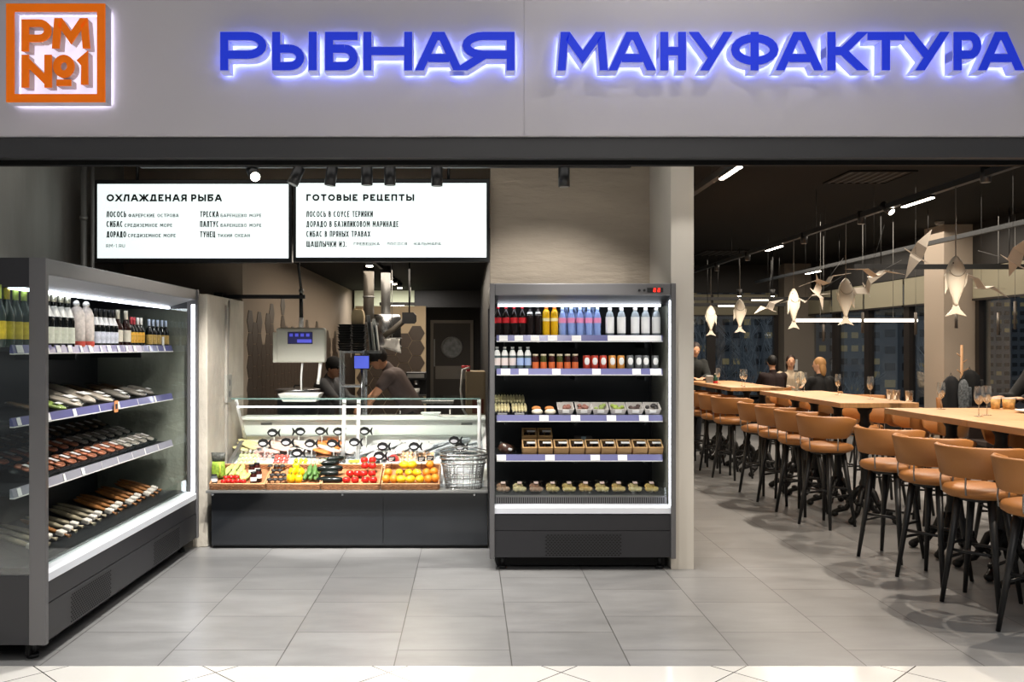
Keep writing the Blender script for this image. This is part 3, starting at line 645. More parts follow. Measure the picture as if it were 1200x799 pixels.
# fourth shelf: kraft boxes
z = RS[3]; fou = "on the right fridge's fourth shelf"
KRAFT = mat('kraft_card', '#c09a67', .8); BWIN = mat('box_window_dark', '#241a14', .15); CHOC = mat('chocolate', '#3a2018', .5)
def kraft():
    o = thing('kraft_box', '', 'box', (0, 0, 0), 0, 'kraft boxes with windows'); s, hh = .054, .068
    MB().box(-s, s, -s, s, 0, .002).box(-s, s, -s, -s+.003, 0, hh).box(-s, s, s-.003, s, 0, hh).box(-s, -s+.003, -s, s, 0, hh).box(s-.003, s, -s, s, 0, hh).box(-s, s, -s, -s+.013, hh-.003, hh).box(-s, -s+.01, -s, s, hh-.003, hh).box(s-.01, s, -s, s, hh-.003, hh).box(-s, s, s-.013, s, hh-.003, hh).build('box_body', KRAFT, o)
    MB().box(-s+.01, s-.01, -s+.013, s-.013, hh-.003, hh-.002).build('window', FILM, o)
    for k in range(4): MB().ell((-.022+.044*(k % 2), -.02+.04*(k//2), .03), (.02, .018, .022), 10, 6).build('sweet', CHOC, o)
    MB().box(-.018, .045, .0, .022, hh, hh+.001).build('sticker', WHL, o)
    return o
kb = kraft(); used = []
for i, u in enumerate((620, 638.5, 657, 675.3, 693.5, 711.8, 730, 748.4, 766.5)): rep(kb, used, (RF(u, z, .02)[0], RF(u, z, .02)[1], z-.008+.028), 0, '%s kraft box from the left in the front row %s' % (ORD[i], fou), None, R(30))
for u, lb in ((620, 'left'), (638, 'right')): rep(kb, used, (RF(u, z, .16)[0], RF(u, z, .16)[1], z-.008+.1), 0, 'kraft box stacked behind the front row, %s one of two' % lb, None, R(30))
for u in (620, 638): rep(kb, used, (RF(u, z, .16)[0], RF(u, z, .16)[1], z-.008), 0, 'kraft box underneath the stacked rear box, %s one' % ('left' if u == 620 else 'right'))
GB = mat('grey_gift_box', '#4a423c', .7)
for (u, bk, hgt, w, lb, zz) in ((628, .27, .15, .14, 'wide dark gift box behind the stacked kraft boxes', 0), (664, .15, .08, .11, 'small dark box behind the third and fourth kraft boxes', 0), (683, .22, .12, .13, 'dark gift box with a pale band behind kraft boxes', 0)):
    x, y, q = RF(u, z, bk); o = thing('gift_box', lb, 'box', (x, y, q))
    MB().box(-w/2, w/2, -.04, .04, 0, hgt*.8).build('box_base', GB, o, bevel=.003); MB().box(-w/2-.002, w/2+.002, -.042, .042, hgt*.8, hgt).build('box_lid', GB, o, bevel=.003)
    if 'band' in lb: MB().box(-.018, .018, -.0435, -.042, 0, hgt).build('band', mat('band_blue', '#8fa3a8', .5), o)
x, y, q = RF(591, z, .02)
o = thing('bread_loaf', 'dark seeded loaf in clear film at left end of fourth shelf', 'loaf', (x, y, q)); o.rotation_euler = (0, R(14), .3)
MB().tube([(-.05, -.01, .05), (-.03, 0, .05), (0, 0, .048), (.03, 0, .046), (.05, .01, .044)], [.018, .034, .04, .036, .02], 12).build('crust', mat('crust', '#5a3626', .7, noise=.4, nscale=18), o)
MB().tube([(-.06, -.01, .05), (-.04, 0, .05), (0, 0, .048), (.04, 0, .046), (.09, .01, .04)], [.014, .044, .05, .046, .006], 10).build('wrap', FILM, o)
MB().ell((.02, -.04, .05), (.018, .006, .012)).build('sticker', WHL, o)
# bottom deck: tubs of biscuits
TUB = glass('tub_plastic', '#f4f7f7', .05, .05, gr=.3)
def tub(c):
    o = thing('biscuit_tub', '', 'tub', (0, 0, 0), 0, 'clear biscuit tubs'); rn = random.Random(c[1])
    for k in range(5): MB().ell((-.026+.026*(k % 3), -.012+.026*(k//3), .022+.012*(k//3)), (.025, .022, .019), 10, 6).build('biscuit', mat('biscuit'+c, c, .7, noise=.25, nscale=40), o)
    MB().loft([[(-a, -b, q), (a, -b, q), (a, b, q), (-a, b, q)] for a, b, q in ((.036, .036, 0), (.045, .045, .055))], smooth=False).build('tub_wall', TUB, o)
    MB().box(-.047, .047, -.047, .047, .055, .06).build('lid', FILM, o); MB().box(-.016, .016, .0, .03, .06, .0615).build('sticker', mat('sticker_pinkish', '#b9a59c', .6), o)
    return o
cols = ['#b58c70', '#e6cf9c', '#b98a6e', '#dcbc7c', '#e0c07a', '#d2a866', '#e2c684', '#dab674', '#e0c68c', '#dcb86c']
for i, c in enumerate(cols): rep(tub(c), [], (X(589.5+19.3*i, 6.6), 6.6, .52+.018), 0, '%s tub of biscuits from left along the right fridge bottom' % ORD[i], None, R(22))
# ---------------- left fridge, top shelf: wine
z = LS[0]; lts = "on the long fridge's top shelf"
GRN = mat('wine_glass_green', '#3c4a46', .1, spec=.8); DKG = mat('bottle_near_black', '#0c1010', .1); YEL = mat('capsule_yellow', '#dcc437', .4); LIM = mat('capsule_lime', '#b6cf62', .4)
def wine(h, r, body, capm, labm, label, cap0=.78, lab=(.13, .42), neckm=None, name='wine_bottle', labr=1.02):
    o = thing(name, label, 'bottle'); rn = r*.36
    MB().lathe([(0, 0), (r*.95, 0), (r, h*.02), (r, h*.50), (r*.9, h*.58), (rn*1.35, h*.72), (rn, h*.78), (rn, h*.985), (0, h*.985)], n=16).build('body', body, o)
    MB().lathe([(rn*1.12, h*cap0), (rn*1.15, h*.9), (rn*1.2, h), (0, h)], n=14).build('capsule', capm, o)
    MB().lathe([(r*labr, h*lab[0]), (r*labr, h*lab[1])], n=16, cap=False).build('label', labm, o)
    if neckm: MB().lathe([(r*.93, h*.575), (rn*1.5, h*.715), (rn*1.16, h*.78)], n=14, cap=False).build('neck_foil', neckm, o)
    return o
LY = mat('label_yellow', '#d6c23a', .5, noise=.25, nscale=30); LG = mat('label_pale_green', '#dfe3d2', .5, noise=.15, nscale=40)
yl = lambda u: 2.375*F/(CX-u)
for i, (u, cm) in enumerate(((-2, LIM), (8, YEL), (18, LIM), (28, LIM))):
    o = wine(.315, .036, GRN, cm, LY, ('%s clear wine bottle with yellow label seen through the side glass' % ORD[i])); o['group'] = 'yellow labelled wine bottles'; o.location = LF(yl(u), z)
FOIL = mat('champagne_foil', '#c9c9b4', .3, .5); WFOIL = mat('white_foil', '#e4e4de', .4)
used = []; pr = wine(.30, .041, DKG, FOIL, LG, '', .86, (.07, .38), WFOIL, 'sparkling_wine_bottle')
for i, u in enumerate((45.5, 54.5, 63, 71, 79)): rep(pr, used, LF(yl(u), z), 0, '%s sparkling wine bottle from the left beside the grey post' % ORD[i], 'foil topped sparkling wine')
FLOR = mat('floral_paper', '#ddd3cb', .7, noise=.22, nscale=38); RIB = mat('red_ribbon', '#c24a3c', .6)
for i, u in enumerate((90, 101)):
    o = thing('wrapped_bottle', 'bottle wrapped in white floral paper, %s one beside sparkling wine' % ('left' if i == 0 else 'right'), 'bottle', LF(yl(u), z), 0, 'paper wrapped bottles')
    MB().lathe([(0, 0), (.045, 0), (.048, .1), (.044, .2), (.03, .235), (.014, .25), (.018, .255)], n=12).build('wrap', FLOR, o)
    for k in range(2 if i else 1): MB().ell((0, .012*k-.008, .262), (.02, .02, .02), 10, 6).build('paper_tuft', WHL, o)
    MB().lathe([(.046, .004), (.050, .02), (.049, .035)], n=12, cap=False).build('ribbon', RIB, o)
WN = mat('neck_white', '#dedede', .4); LB = mat('label_bluish_white', '#c4c8d4', .5, noise=.3, nscale=30)
used = []; pr = wine(.245, .033, DKG, BLACK, LB, '', .8, (.1, .4), WN)
for i, u in enumerate((111.5, 117, 122.5, 128, 132.5)): rep(pr, used, LF(yl(u), z), 0, '%s dark bottle with white neck foil, middle of top shelf' % ORD[i], 'dark wine with white neck foil')
used = []; pr = wine(.25, .033, mat('brown_bottle', '#2a1510', .1), mat('cream_capsule', '#ded6c0', .4), mat('cream_label', '#d9d3c2', .5), '', .62, (.14, .46))
for i, u in enumerate((138, 147.5)): rep(pr, used, LF(yl(u), z), 0, 'brown bottle with long cream capsule, %s one %s' % (('left', 'right')[i], lts), 'cream capsule bottles')
YB2 = mat('label_yellow_red', '#d8a53a', .5, noise=.4, nscale=60)
for i, (u, cm) in enumerate(((153.5, mat('capsule_red', '#b83a44', .4)), (157, MATS['capsule_red']), (161.3, WFOIL), (165.2, WFOIL))):
    o = wine(.21, .026, DKG, cm, YB2, '%s slim dark bottle with yellow label, right half of top shelf' % ORD[i], .62, (.14, .5)); o.location = LF(yl(u), z); o['group'] = 'slim yellow labelled bottles'
BC = mat('capsule_pale_blue', '#b7c6dc', .4); BC2 = mat('label_tan', '#b79a54', .5, noise=.4, nscale=60)
used = []; pr = wine(.205, .026, DKG, BC, BC2, '', .66, (.1, .44))
for i, u in enumerate((174.5, 179.5, 184.5, 189.5, 194)): rep(pr, used, LF(yl(u), z), 0, '%s dark bottle with pale blue capsule, far right of top shelf' % ORD[i], 'pale blue capsule bottles')
MB().box(0, .004, -.02, .02, 0, .07).build('shelf_card', WHL, loc=(-2.15-.2, 7.0-.13, z)); tag(bpy.data.objects['shelf_card'], 'small blank white card on the wine shelf edge', 'card')
# second shelf: film packed fish
z = LS[1]
VAC = mat('smoked_fillet_pale', '#cdbfae', .5, noise=.25, nscale=14); VACB = mat('smoked_fish_dark', '#6a5136', .5, noise=.5, nscale=20); GREENF = mat('green_garnish', '#a9bf62', .6, noise=.2, nscale=30)
def fish_pack(fm, L, w, hh, lab='pack'):
    o = thing('film_fish_pack', '', 'fish pack', (0, 0, 0))
    MB().loft([[(-L/2+L*t, math.cos(2*PI*i/12)*w/2*k, hh*.5+math.sin(2*PI*i/12)*hh/2*k) for i in range(12)] for t, k in ((0, .3), (.12, .8), (.4, 1), (.75, .9), (.92, .6), (1, .2))]).build('fillet', fm, o)
    MB().loft([[(-L*.54+L*1.08*t, math.cos(2*PI*i/12)*w*.56*k, hh*.5+math.sin(2*PI*i/12)*hh*.56*k+.002) for i in range(12)] for t, k in ((0, .5), (.1, .95), (.5, 1.05), (.9, .9), (1, .5))]).build('film', FILM, o)
    MB().box(L*.18, L*.34, -w*.3, w*.3, hh+.002, hh+.004).build('sticker', WHL, o)
    return o
for i, (y, bk, fm, L, w, hh, yaw, dsc) in enumerate((
    (5.02, .12, VACB, .2, .09, .03, .3, 'dark smoked fish pack lying nearest the grey post'), (5.26, .1, GREENF, .2, .14, .035, .1, 'green garnished pack near the left of the second shelf'),
    (5.48, .1, VAC, .2, .13, .04, .05, 'pale fillet pack beside the green garnished pack'), (5.62, .22, VAC, .36, .13, .05, -.25, 'long pale film packed fish leaning backward on second shelf'),
    (5.80, .22, VAC, .38, .14, .06, -.2, 'longest pale film packed fish behind the orange tag'), (5.96, .1, VAC, .2, .12, .04, 0, 'short pale pack right of the orange tag'),
    (6.1, .24, VACB, .34, .11, .05, -.1, 'dark brown fish pack in the middle of second shelf'), (6.25, .1, mat('grey_fillet', '#8d857b', .5, noise=.4, nscale=18), .2, .12, .045, 0, 'grey fish pack at middle front of second shelf'),
    (6.4, .22, VACB, .3, .12, .05, 0, 'dark fish pack third from the far end'), (6.56, .1, MATS['grey_fillet'], .2, .12, .045, 0, 'grey fish pack at front near the far end'),
    (6.64, .24, VACB, .28, .1, .05, 0, 'dark fish pack second from far end, at back'), (6.78, .12, MATS['grey_fillet'], .2, .11, .05, .05, 'grey fish pack last at far end of second shelf'))):
    o = fish_pack(fm, L, w, hh); o.name = 'film_fish_pack'; o.location = LF(y, z, bk); o.location.z += L*.12; o.rotation_euler = (0, R(16), yaw); o['label'] = dsc; o['group'] = 'film packed fish on second shelf'
o = thing('sale_tag', 'orange tag hanging on the second shelf edge of long fridge', 'tag', (-2.15-.165, 5.87, z-.06)); MB().box(0, .003, -.03, .03, 0, .075).build('card', mat('tag_orange', '#d98a52', .6), o); MB().box(.003, .0035, -.018, .018, .02, .055).build('print', INK, o)
# third shelf: trays of salmon
z = LS[2]; SALM = mat('salmon_flesh', '#c77a58', .45, noise=.3, nscale=16, stretch=(1, 4, 1)); DKT = mat('dark_tray', '#232428', .4); TRT = glass('tray_clear', '#dfe7ea', .10, .05)
def fish_tray(fm, tm):
    o = thing('fish_tray', '', 'fish tray', (0, 0, 0), 0, 'fish trays on third shelf')
    MB().loft([[(-a, -b, q), (a, -b, q), (a, b, q), (-a, b, q)] for a, b, q in ((.075, .055, 0), (.085, .064, .034), (.082, .061, .034), (.073, .053, .004))], smooth=False).build('tray', tm, o)
    for k in range(3): MB().ell((-.045+.045*k, 0, .032), (.028, .05, .014), 10, 6).build('fillet', fm, o)
    MB().box(-.084, .084, -.063, .063, .047, .049).build('film', FILM, o); MB().box(-.03, .03, -.02, .02, .049, .050).build('sticker', mat('sticker_grey', '#c9c6c2', .6), o)
    return o
for rw, (bk, zz) in enumerate(((.08, 0), (.26, .025), (.44, .05))):
    for i in range(13):
        fm = SALM if rw == 0 and i < 9 or rw == 1 and i in (0, 1, 2, 4, 5, 6) else (mat('white_fillet', '#b9b0a4', .5, noise=.3, nscale=20) if rw < 2 else VACB)
        w = ('front', 'middle', 'rear')[rw]
        o = fish_tray(fm, TRT if rw == 0 else DKT); o.location = LF(4.96+.148*i, z, bk); o.location.z += .01+.3*bk; o.rotation_euler = (0, R(17), 0)
        o['label'] = '%s fish tray counted from the near end, %s row of third shelf' % (ORD[i], w)
# bottom deck: smoked fish in sleeves
SLV = mat('sleeve_white', '#d9d4c8', .5); SMK = mat('smoked_golden', '#8a5a2c', .45, noise=.45, nscale=18); SMK2 = mat('smoked_silver', '#8f866f', .4, noise=.5, nscale=20)
def sleeve(fm):
    o = thing('smoked_fish', '', 'fish', (0, 0, 0), 0, 'smoked fish in sleeves')
    L = .32
    MB().loft([[(-L/2+L*t, math.cos(2*PI*i/10)*.023*k, .018+math.sin(2*PI*i/10)*.015*k) for i in range(10)] for t, k in ((0, .35), (.1, .75), (.3, 1), (.6, .9), (.85, .45), (.92, .3), (1, .75))]).build('fish_body', fm, o)
    MB().box(L*.25, L*.4, -.027, .027, .006, .036).build('sleeve', SLV, o, bevel=.008)
    return o
p1, p2 = sleeve(SMK), sleeve(SMK2); u1, u2 = [], []
for i in range(18):
    y = 4.88+.116*i
    rep(p1 if i > 8 or i == 3 else p2, u1 if i > 8 or i == 3 else u2, (-2.15-.33-.02*(i % 3), y, .475+.05), .12*((i % 3)-1), '%s smoked fish counted from near end, bottom of long fridge' % ORD[i]); (u1 if i > 8 or i == 3 else u2)[-1].rotation_euler[1] = R(16)
# ---------------- fresh fish counter
CBLK = mat('counter_black_gloss', '#26292d', .12, coat=.4); CWH = mat('counter_white', '#e9e9e4', .35); ICE = mat('crushed_ice', '#e6edf0', .45, noise=.08, nscale=60, bump=.8, bscale=70)
x0, x1 = -2.04, .145
ct = thing('fish_counter', 'long black fish counter with white ice bed and glass canopy', 'counter', (-.95, 7.09, 0)); cx = -.95; cy = 7.09
def L_(mb): mb.v = [(v[0]-cx, v[1]-cy, v[2]) for v in mb.v]; return mb
sm = X(449, 7.09)
L_(MB().box(x0, sm-.002, 7.09, 7.11, .03, .455)).build('front_panel', CBLK, ct); L_(MB().box(sm+.002, x1, 7.09, 7.11, .03, .455)).build('front_panel', CBLK, ct)
L_(MB().box(x0, x1, 7.13, 8.15, 0, .46)).build('plinth', BLACK, ct)
L_(MB().box(x0-.02, x1, 7.0, 7.2, .455, .475)).build('front_ledge', GREYM, ct, bevel=.003)
for u in (248, 401, 556): L_(MB().cyl((X(u, 7.0), 7.02, .44), (X(u, 7.0), 7.02, .456), .012).ell((X(u, 7.0), 7.02, .442), (.014, .014, .012))).build('ledge_bolt', STEEL, ct)
L_(MB().prism([(7.2, .46), (7.2, .50), (8.02, .68), (8.02, .46)], 'x', x0+.03, x1-.03)).build('ice_bed', ICE, ct)
L_(MB().box(x0, x1, 8.06, 8.14, .46, .945).box(x0, x1, 8.0, 8.2, .945, .975).box(x0, x1, 8.03, 8.06, .79, .80)).build('back_panel', CWH, ct, bevel=.004)
for u in (312, 547): L_(MB().box(X(u, 8.05)-.05, X(u, 8.05)+.05, 8.055, 8.06, .895, .915)).build('nameplate', GREYM, ct)
L_(MB().box(x0, x0+.03, 7.2, 8.06, .46, .52).prism([(7.25, .5), (7.35, .5), (8.05, .70), (8.05, .76), (7.95, .76)], 'x', x0, x0+.03)).build('side_wall', GREYM, ct)
L_(MB().box(x1-.03, x1, 7.2, 8.06, .46, .52).prism([(7.25, .5), (7.35, .5), (8.05, .70), (8.05, .9), (7.95, .9)], 'x', x1-.03, x1)).build('side_wall', CWH, ct)
L_(MB().box(x0-.03, x1-.05, 7.68, 8.14, 1.148, 1.156)).build('top_glass', CLEAR, ct)
L_(MB().box(x0+.0, x1-.05, 7.675, 7.682, 1.146, 1.158)).build('glass_edge', mat('glass_edge_green', '#6f8a84', .2), ct)
WST = mat('white_post', '#f0f0ee', .35)
L_(MB().tube([(x0+.03, 7.72, 1.145), (x0+.03, 8.02, .79)], .014)).build('canopy_post', WST, ct)
for u in (403.5, 420.5): L_(MB().tube([(X(u, 7.74), 7.74, 1.145), (X(u-1.5, 7.74), 7.74, .62)], .016)).build('canopy_post', WST, ct)
L_(MB().tube([(x1-.06, 7.74, 1.145), (x1-.06, 7.74, .62)], .016)).build('canopy_post', WST, ct)
L_(MB().cyl((x0+.04, 7.735, 1.08), (x1-.06, 7.735, 1.08), .008)).build('lamp_rod', mat('lamp_rod_glow', '#ffffff', .4, emit=2.5), ct)
L_(MB().box(x0+.09, x1-.07, 7.752, 7.758, .80, 1.143)).build('sneeze_glass', glass('sneeze_glass', '#fcfefd', .01, gr=.1), ct)
def slope(y): return .50+.18*(y-7.2)/.82
def IC(u, v): # place on the ice bed for a pixel
    y = 7.2
    for _ in range(40):
        z = slope(y)+.02; y2 = (EYE-z)*F/(v-CY); y = max(7.2, min(8.0, .5*y+.5*y2))
    return Vector((X(u, y), y, slope(y)))
# wicker trays with produce on the front ledge and ice front
TILT = R(20)
WICK = mat('wicker', '#a5714a', .8, noise=.35, nscale=30); 
def wicker(label, u0, u1):
    xa, xb = X(u0, 7.0), X(u1, 7.0); w = xb-xa
    o = thing('wicker_tray', label, 'tray', ((xa+xb)/2, 7.03, .478)); dpt = .165; h = .042; o.rotation_euler = (TILT, 0, 0)
    MB().box(-w/2+.01, w/2-.01, -dpt+.01, dpt-.01, .002, .012).build('tray_bottom', WICK, o)
    a = MB()
    for k in range(5):
        z = .006+.0085*k; q = [(-w/2, -dpt), (w/2, -dpt), (w/2, dpt), (-w/2, dpt)]; pts = []
        for i in range(4):
            p, r_ = Vector(q[i]), Vector(q[(i+1) % 4]); n = max(3, int((r_-p).length/.018))
            nr = Vector(((r_-p).y, -(r_-p).x)).normalized()
            for j in range(n): 
                c = p+(r_-p)*j/n + nr*.004*(1 if (j+k) % 2 else -1); pts.append((c.x, c.y, z))
        a.tube(pts, .0065, 5, closed=True)
    a.build('weave', WICK, o)
    MB().tube([(-w/2, -dpt, h+.006), (w/2, -dpt, h+.006), (w/2, dpt, h+.006), (-w/2, dpt, h+.006)], .008, 6, closed=True).build('rim', mat('wicker_rim', '#c79a6e', .8), o)
    for c in o.children: c.location.y = dpt
    return o
wicker('leftmost wicker tray at counter front, holding a vegetable bag and tomatoes', 245, 309); wicker('second wicker tray from left, with mushrooms, peppers and cucumbers', 311, 374)
wicker('third wicker tray from left, with aubergines and tomatoes', 376, 444); wicker('rightmost wicker tray with lemons and oranges', 447, 514)
TOM = mat('tomato_red', '#c4231c', .25); STEM = mat('leaf_green', '#4f6b2a', .7)
def tomato(r):
    o = thing('tomato', '', 'tomato'); MB().lathe([(0, 0), (r*.6, r*.06), (r*.97, r*.5), (r, r*.85), (r*.85, r*1.35), (r*.45, r*1.6), (r*.12, r*1.55), (0, r*1.52)], n=14).build('flesh', TOM, o)
    a = MB()
    for k in range(5): a.tube([(0, 0, r*1.56), (r*.3*math.cos(k*1.257), r*.3*math.sin(k*1.257), r*1.64), (r*.55*math.cos(k*1.257), r*.55*math.sin(k*1.257), r*1.55)], [.003, .003, .001], 5)
    a.cyl((0, 0, r*1.54), (0, .004, r*1.75), .003, n=6); a.build('calyx', STEM, o); return o
def FT(u, dz=0, y=7.08, base=.492):
    q = 7.035+(y-7.02)*1.45 # the trays slope up to the back
    return (X(u, q), q, base+.012+dz*.55+(q-7.03)*math.tan(TILT))
tp = tomato(.032); used = []; k = 0
for (u, y, dz) in ((406, 7.05, 0), (416, 7.05, 0), (410, 7.12, 0), (419, 7.12, 0), (428, 7.05, 0), (437.5, 7.05, 0), (426, 7.11, .012), (436, 7.11, .012), (427.5, 7.17, .045), (436.5, 7.17, .045), (427, 7.22, .062), (436.5, 7.22, .062)):
    rep(tp, used, FT(u, dz, y), k*.9, '%s ripe tomato, counting front to back in the third tray' % ORD[k], 'large red tomatoes'); k += 1
tp = tomato(.024); used = []
for k, (u, y) in enumerate(((262, 7.04), (267.5, 7.045), (273, 7.04), (265, 7.08), (279, 7.045), (285, 7.04), (271, 7.085), (277, 7.085))): rep(tp, used, FT(u, .0, y), k, '%s small tomato from the left in the leftmost tray' % ORD[k], 'small red tomatoes')
LEM = mat('lemon_yellow', '#e8c11e', .4, bump=.2, bscale=150); ORA = mat('orange_peel', '#e08a24', .4, bump=.2, bscale=150)
def lemon(): 
    o = thing('lemon', '', 'lemon'); MB().lathe([(0, -.046), (.006, -.043), (.012, -.038), (.026, -.024), (.031, 0), (.026, .024), (.012, .038), (.006, .043), (0, .046)], n=14).build('fruit', LEM, o)
    for c in o.children: c.rotation_euler = (0, PI/2, 0); c.location = (0, 0, .031)
    MB().ell((-.046, 0, .031), (.004, .005, .005), 8, 6).build('stem_end', STEM, o); return o
def orange(): 
    o = thing('orange', '', 'orange'); MB().ell((0, 0, .033), (.034, .034, .033)).build('fruit', ORA, o); MB().ell((0, .006, .0655), (.004, .004, .0025), 8, 6).build('stem_end', STEM, o); return o
lp = lemon(); used = []
for k, (u, y, dz) in enumerate(((470, 7.05, 0), (481, 7.05, 0), (492, 7.05, 0), (468, 7.12, 0), (479, 7.12, .0), (488.5, 7.12, .0), (474, 7.17, .05), (483, 7.17, .05))): rep(lp, used, FT(u, dz, y), .5*k, '%s lemon, counting from the front left of the rightmost tray' % ORD[k], 'lemons')
op = orange(); used = []
for k, (u, y, dz) in enumerate(((452.5, 7.05, 0), (461.5, 7.05, 0), (455, 7.12, 0), (502, 7.05, 0), (510, 7.06, 0), (500, 7.12, 0), (508.5, 7.13, 0), (504, 7.17, .05))): rep(op, used, FT(u, dz, y), k, '%s orange from the left in the rightmost tray' % ORD[k], 'oranges')
AUB = mat('aubergine_skin', '#141a17', .2); CUC = mat('cucumber_skin', '#4f7338', .5, noise=.3, nscale=25); ZUC = mat('dark_zucchini', '#26402a', .4, noise=.3, nscale=25)
def longveg(name, m, L, r, cat):
    o = thing(name, '', cat); MB().tube([(0, -L/2, r), (0, -L*.44, r), (0, -L*.2, r), (0, L*.15, r), (0, L*.4, r*.98), (0, L/2, r)], [r*.2, r*.75, r, r*.98, r*.7, r*.25], 12).build('skin', m, o)
    MB().cyl((0, L/2-.004, r), (0, L/2+.016, r+.004), r*.28, r*.2, 8).build('stem', STEM, o); return o
pr = longveg('cucumber', CUC, .17, .021, 'cucumber'); used = []
for k, (u, dz) in enumerate(((360, 0), (366, .0), (371.5, 0), (363, .06), (369, .06))): rep(pr, used, FT(u, dz, 7.12), R(-8+4*k), '%s green cucumber in the second tray from left' % ORD[k], 'cucumbers'); used[-1].rotation_euler[0] = R(20)
pr = longveg('aubergine', AUB, .15, .026, 'aubergine'); used = []
for k, (u, y, dz) in enumerate(((381, 7.05, 0), (391, 7.05, 0), (386, 7.1, .026), (382, 7.13, .055), (391, 7.13, .055), (387, 7.17, .085), (393, 7.2, .11))): rep(pr, used, FT(u, dz, y), R(80+6*k), '%s dark aubergine, counting up the pile in third tray' % ORD[k], 'aubergines')
PEP = mat('yellow_pepper', '#e2b312', .3)
def pepper():
    o = thing('yellow_pepper', '', 'pepper'); a = MB(); rings = []
    for zz, rr in ((0, .35), (.008, .8), (.03, 1), (.055, .95), (.07, .6), (.066, .2)): rings.append([(.032*rr*(1+.13*math.cos(4*t))*math.cos(t), .032*rr*(1+.13*math.cos(4*t))*math.sin(t), zz) for t in [2*PI*i/20 for i in range(20)]])
    a.loft(rings).build('flesh', PEP, o); MB().tube([(0, 0, .064), (.003, 0, .08), (.01, 0, .088)], [.006, .004, .005], 7).build('stem', STEM, o); return o
pr = pepper(); used = []
for k, (u, y) in enumerate(((341, 7.05), (350, 7.05), (343, 7.12), (352, 7.12), (347, 7.18))): rep(pr, used, FT(u, 0, y), k, '%s yellow pepper in the second tray from left' % ORD[k], 'yellow peppers')
MUSH = mat('dark_mushroom', '#2b2724', .6, noise=.4, nscale=30)
def mushroom():
    o = thing('mushroom', '', 'mushroom'); MB().lathe([(.009, 0), (.008, .02), (.008, .024)], n=10).build('stalk', mat('mushroom_stalk', '#b7a78f', .7), o)
    MB().lathe([(.006, .022), (.024, .02), (.026, .026), (.018, .038), (0, .043)], n=12).build('mushroom_cap', MUSH, o); return o
pr = mushroom(); used = []
for k, (u, y, dz) in enumerate(((316, 7.05, 0), (322.5, 7.05, 0), (329, 7.05, 0), (334.5, 7.06, 0), (319, 7.1, .0), (326, 7.1, .0), (332, 7.1, .0), (321, 7.15, .0), (328, 7.15, .0), (317, 7.2, .0), (324, 7.2, 0), (331, 7.2, 0))): rep(pr, used, FT(u, dz, y), k, '%s dark mushroom from the left in the second tray' % ORD[k], 'dark mushrooms')
END = mat('endive_green', '#c3cf7a', .6, noise=.25, nscale=40)
def endive():
    o = thing('endive', '', 'endive'); 
    MB().loft([[(.022*k*math.cos(t)*(1+.15*math.cos(5*t)), -.06+.12*s_, .02+.02*k*math.sin(t)) for t in [2*PI*i/14 for i in range(14)]] for s_, k in ((0, .3), (.15, .85), (.45, 1), (.8, .7), (1, .15))]).build('head', END, o)
    MB().cyl((0, -.06, .02), (0, -.068, .02), .009, n=8).build('root_end', PAPER, o); return o
pr = endive(); used = []
for k, (u, y) in enumerate(((266, 7.14), (273, 7.13), (280, 7.14), (286, 7.13), (270, 7.19), (277, 7.2), (284, 7.19), (284, 7.1), (290, 7.1))): rep(pr, used, FT(u, 0, y), R(-20+11*(k % 4)), '%s pale green endive behind the small tomatoes in leftmost tray' % ORD[k], 'pale green endives'); used[-1].rotation_euler[0] = TILT
def jarveg(u, y, label, fill, h=.085):
    o = thing('glass_jar', label, 'jar', FT(u, 0, y)); MB().lathe([(0, 0), (.026, 0), (.026, h*.75), (.02, h*.85), (.02, h*.88)], n=14).build('contents', fill, o)
    MB().lathe([(.023, h*.86), (.023, h), (0, h)], n=14).build('lid', BLACK, o); MB().lathe([(.0265, h*.2), (.0265, h*.55)], n=14, cap=False).build('label', WHL, o)
for k, (u, y) in enumerate(((297, 7.05), (303, 7.08), (295, 7.13), (301, 7.15))): jarveg(u, y, '%s dark preserve jar at right end of the leftmost tray' % ORD[k], SAUCE, .09)
jarveg(251, 7.05, 'small black lidded jar at the counter front left corner', mat('jar_grey', '#5d6468', .2), .07)
o = thing('vegetable_bag', 'upright clear bag of green salad with black patterned top', 'bag', FT(256, 0, 7.11)); rings = []
MB().loft([[(.048*k*math.cos(t)*1.2, .04*k2*math.sin(t), zz) for t in [2*PI*i/16 for i in range(16)]] for zz, k, k2 in ((0, .8, .8), (.02, 1, 1), (.09, .95, .9), (.13, .85, .7))]).build('salad', mat('salad_green', '#8fae3a', .6, noise=.45, nscale=45), o)
MB().loft([[(.058*k*math.cos(t), .03*k2*math.sin(t), zz) for t in [2*PI*i/16 for i in range(16)]] for zz, k, k2 in ((.13, .9, .8), (.17, .95, .5), (.20, 1, .12))]).build('bag_top', mat('bag_print', '#4d4f49', .5, noise=.7, nscale=60), o)
MB().tube([(.02, -.042, .02), (.024, -.04, .07), (.02, -.036, .12)], .006, 6).build('stalk', mat('stalk_yellow', '#c8d24a', .6), o)
# small chalk cards among the fruit
for k, (u, y, dz, lb) in enumerate(((459, 7.14, .05, 'left'), (494, 7.14, .05, 'middle'), (504, 7.15, .06, 'right'))):
    o = thing('price_card', 'small black price card on pick, %s of three over the fruit tray' % lb, 'price card', FT(u, 0, y+.045)); MB().box(-.03, .03, -.002, .002, .075, .115).build('card', BLACK, o)
    a = MB(); 
    for q in range(3): a.box(-.022, .022-.008*q, -.0028, -.002, .1-.009*q, .103-.009*q)
    a.build('writing', PAPER, o); MB().cyl((0, 0, 0), (0, 0, .08), .0025, n=6).build('pick', BLACK, o)
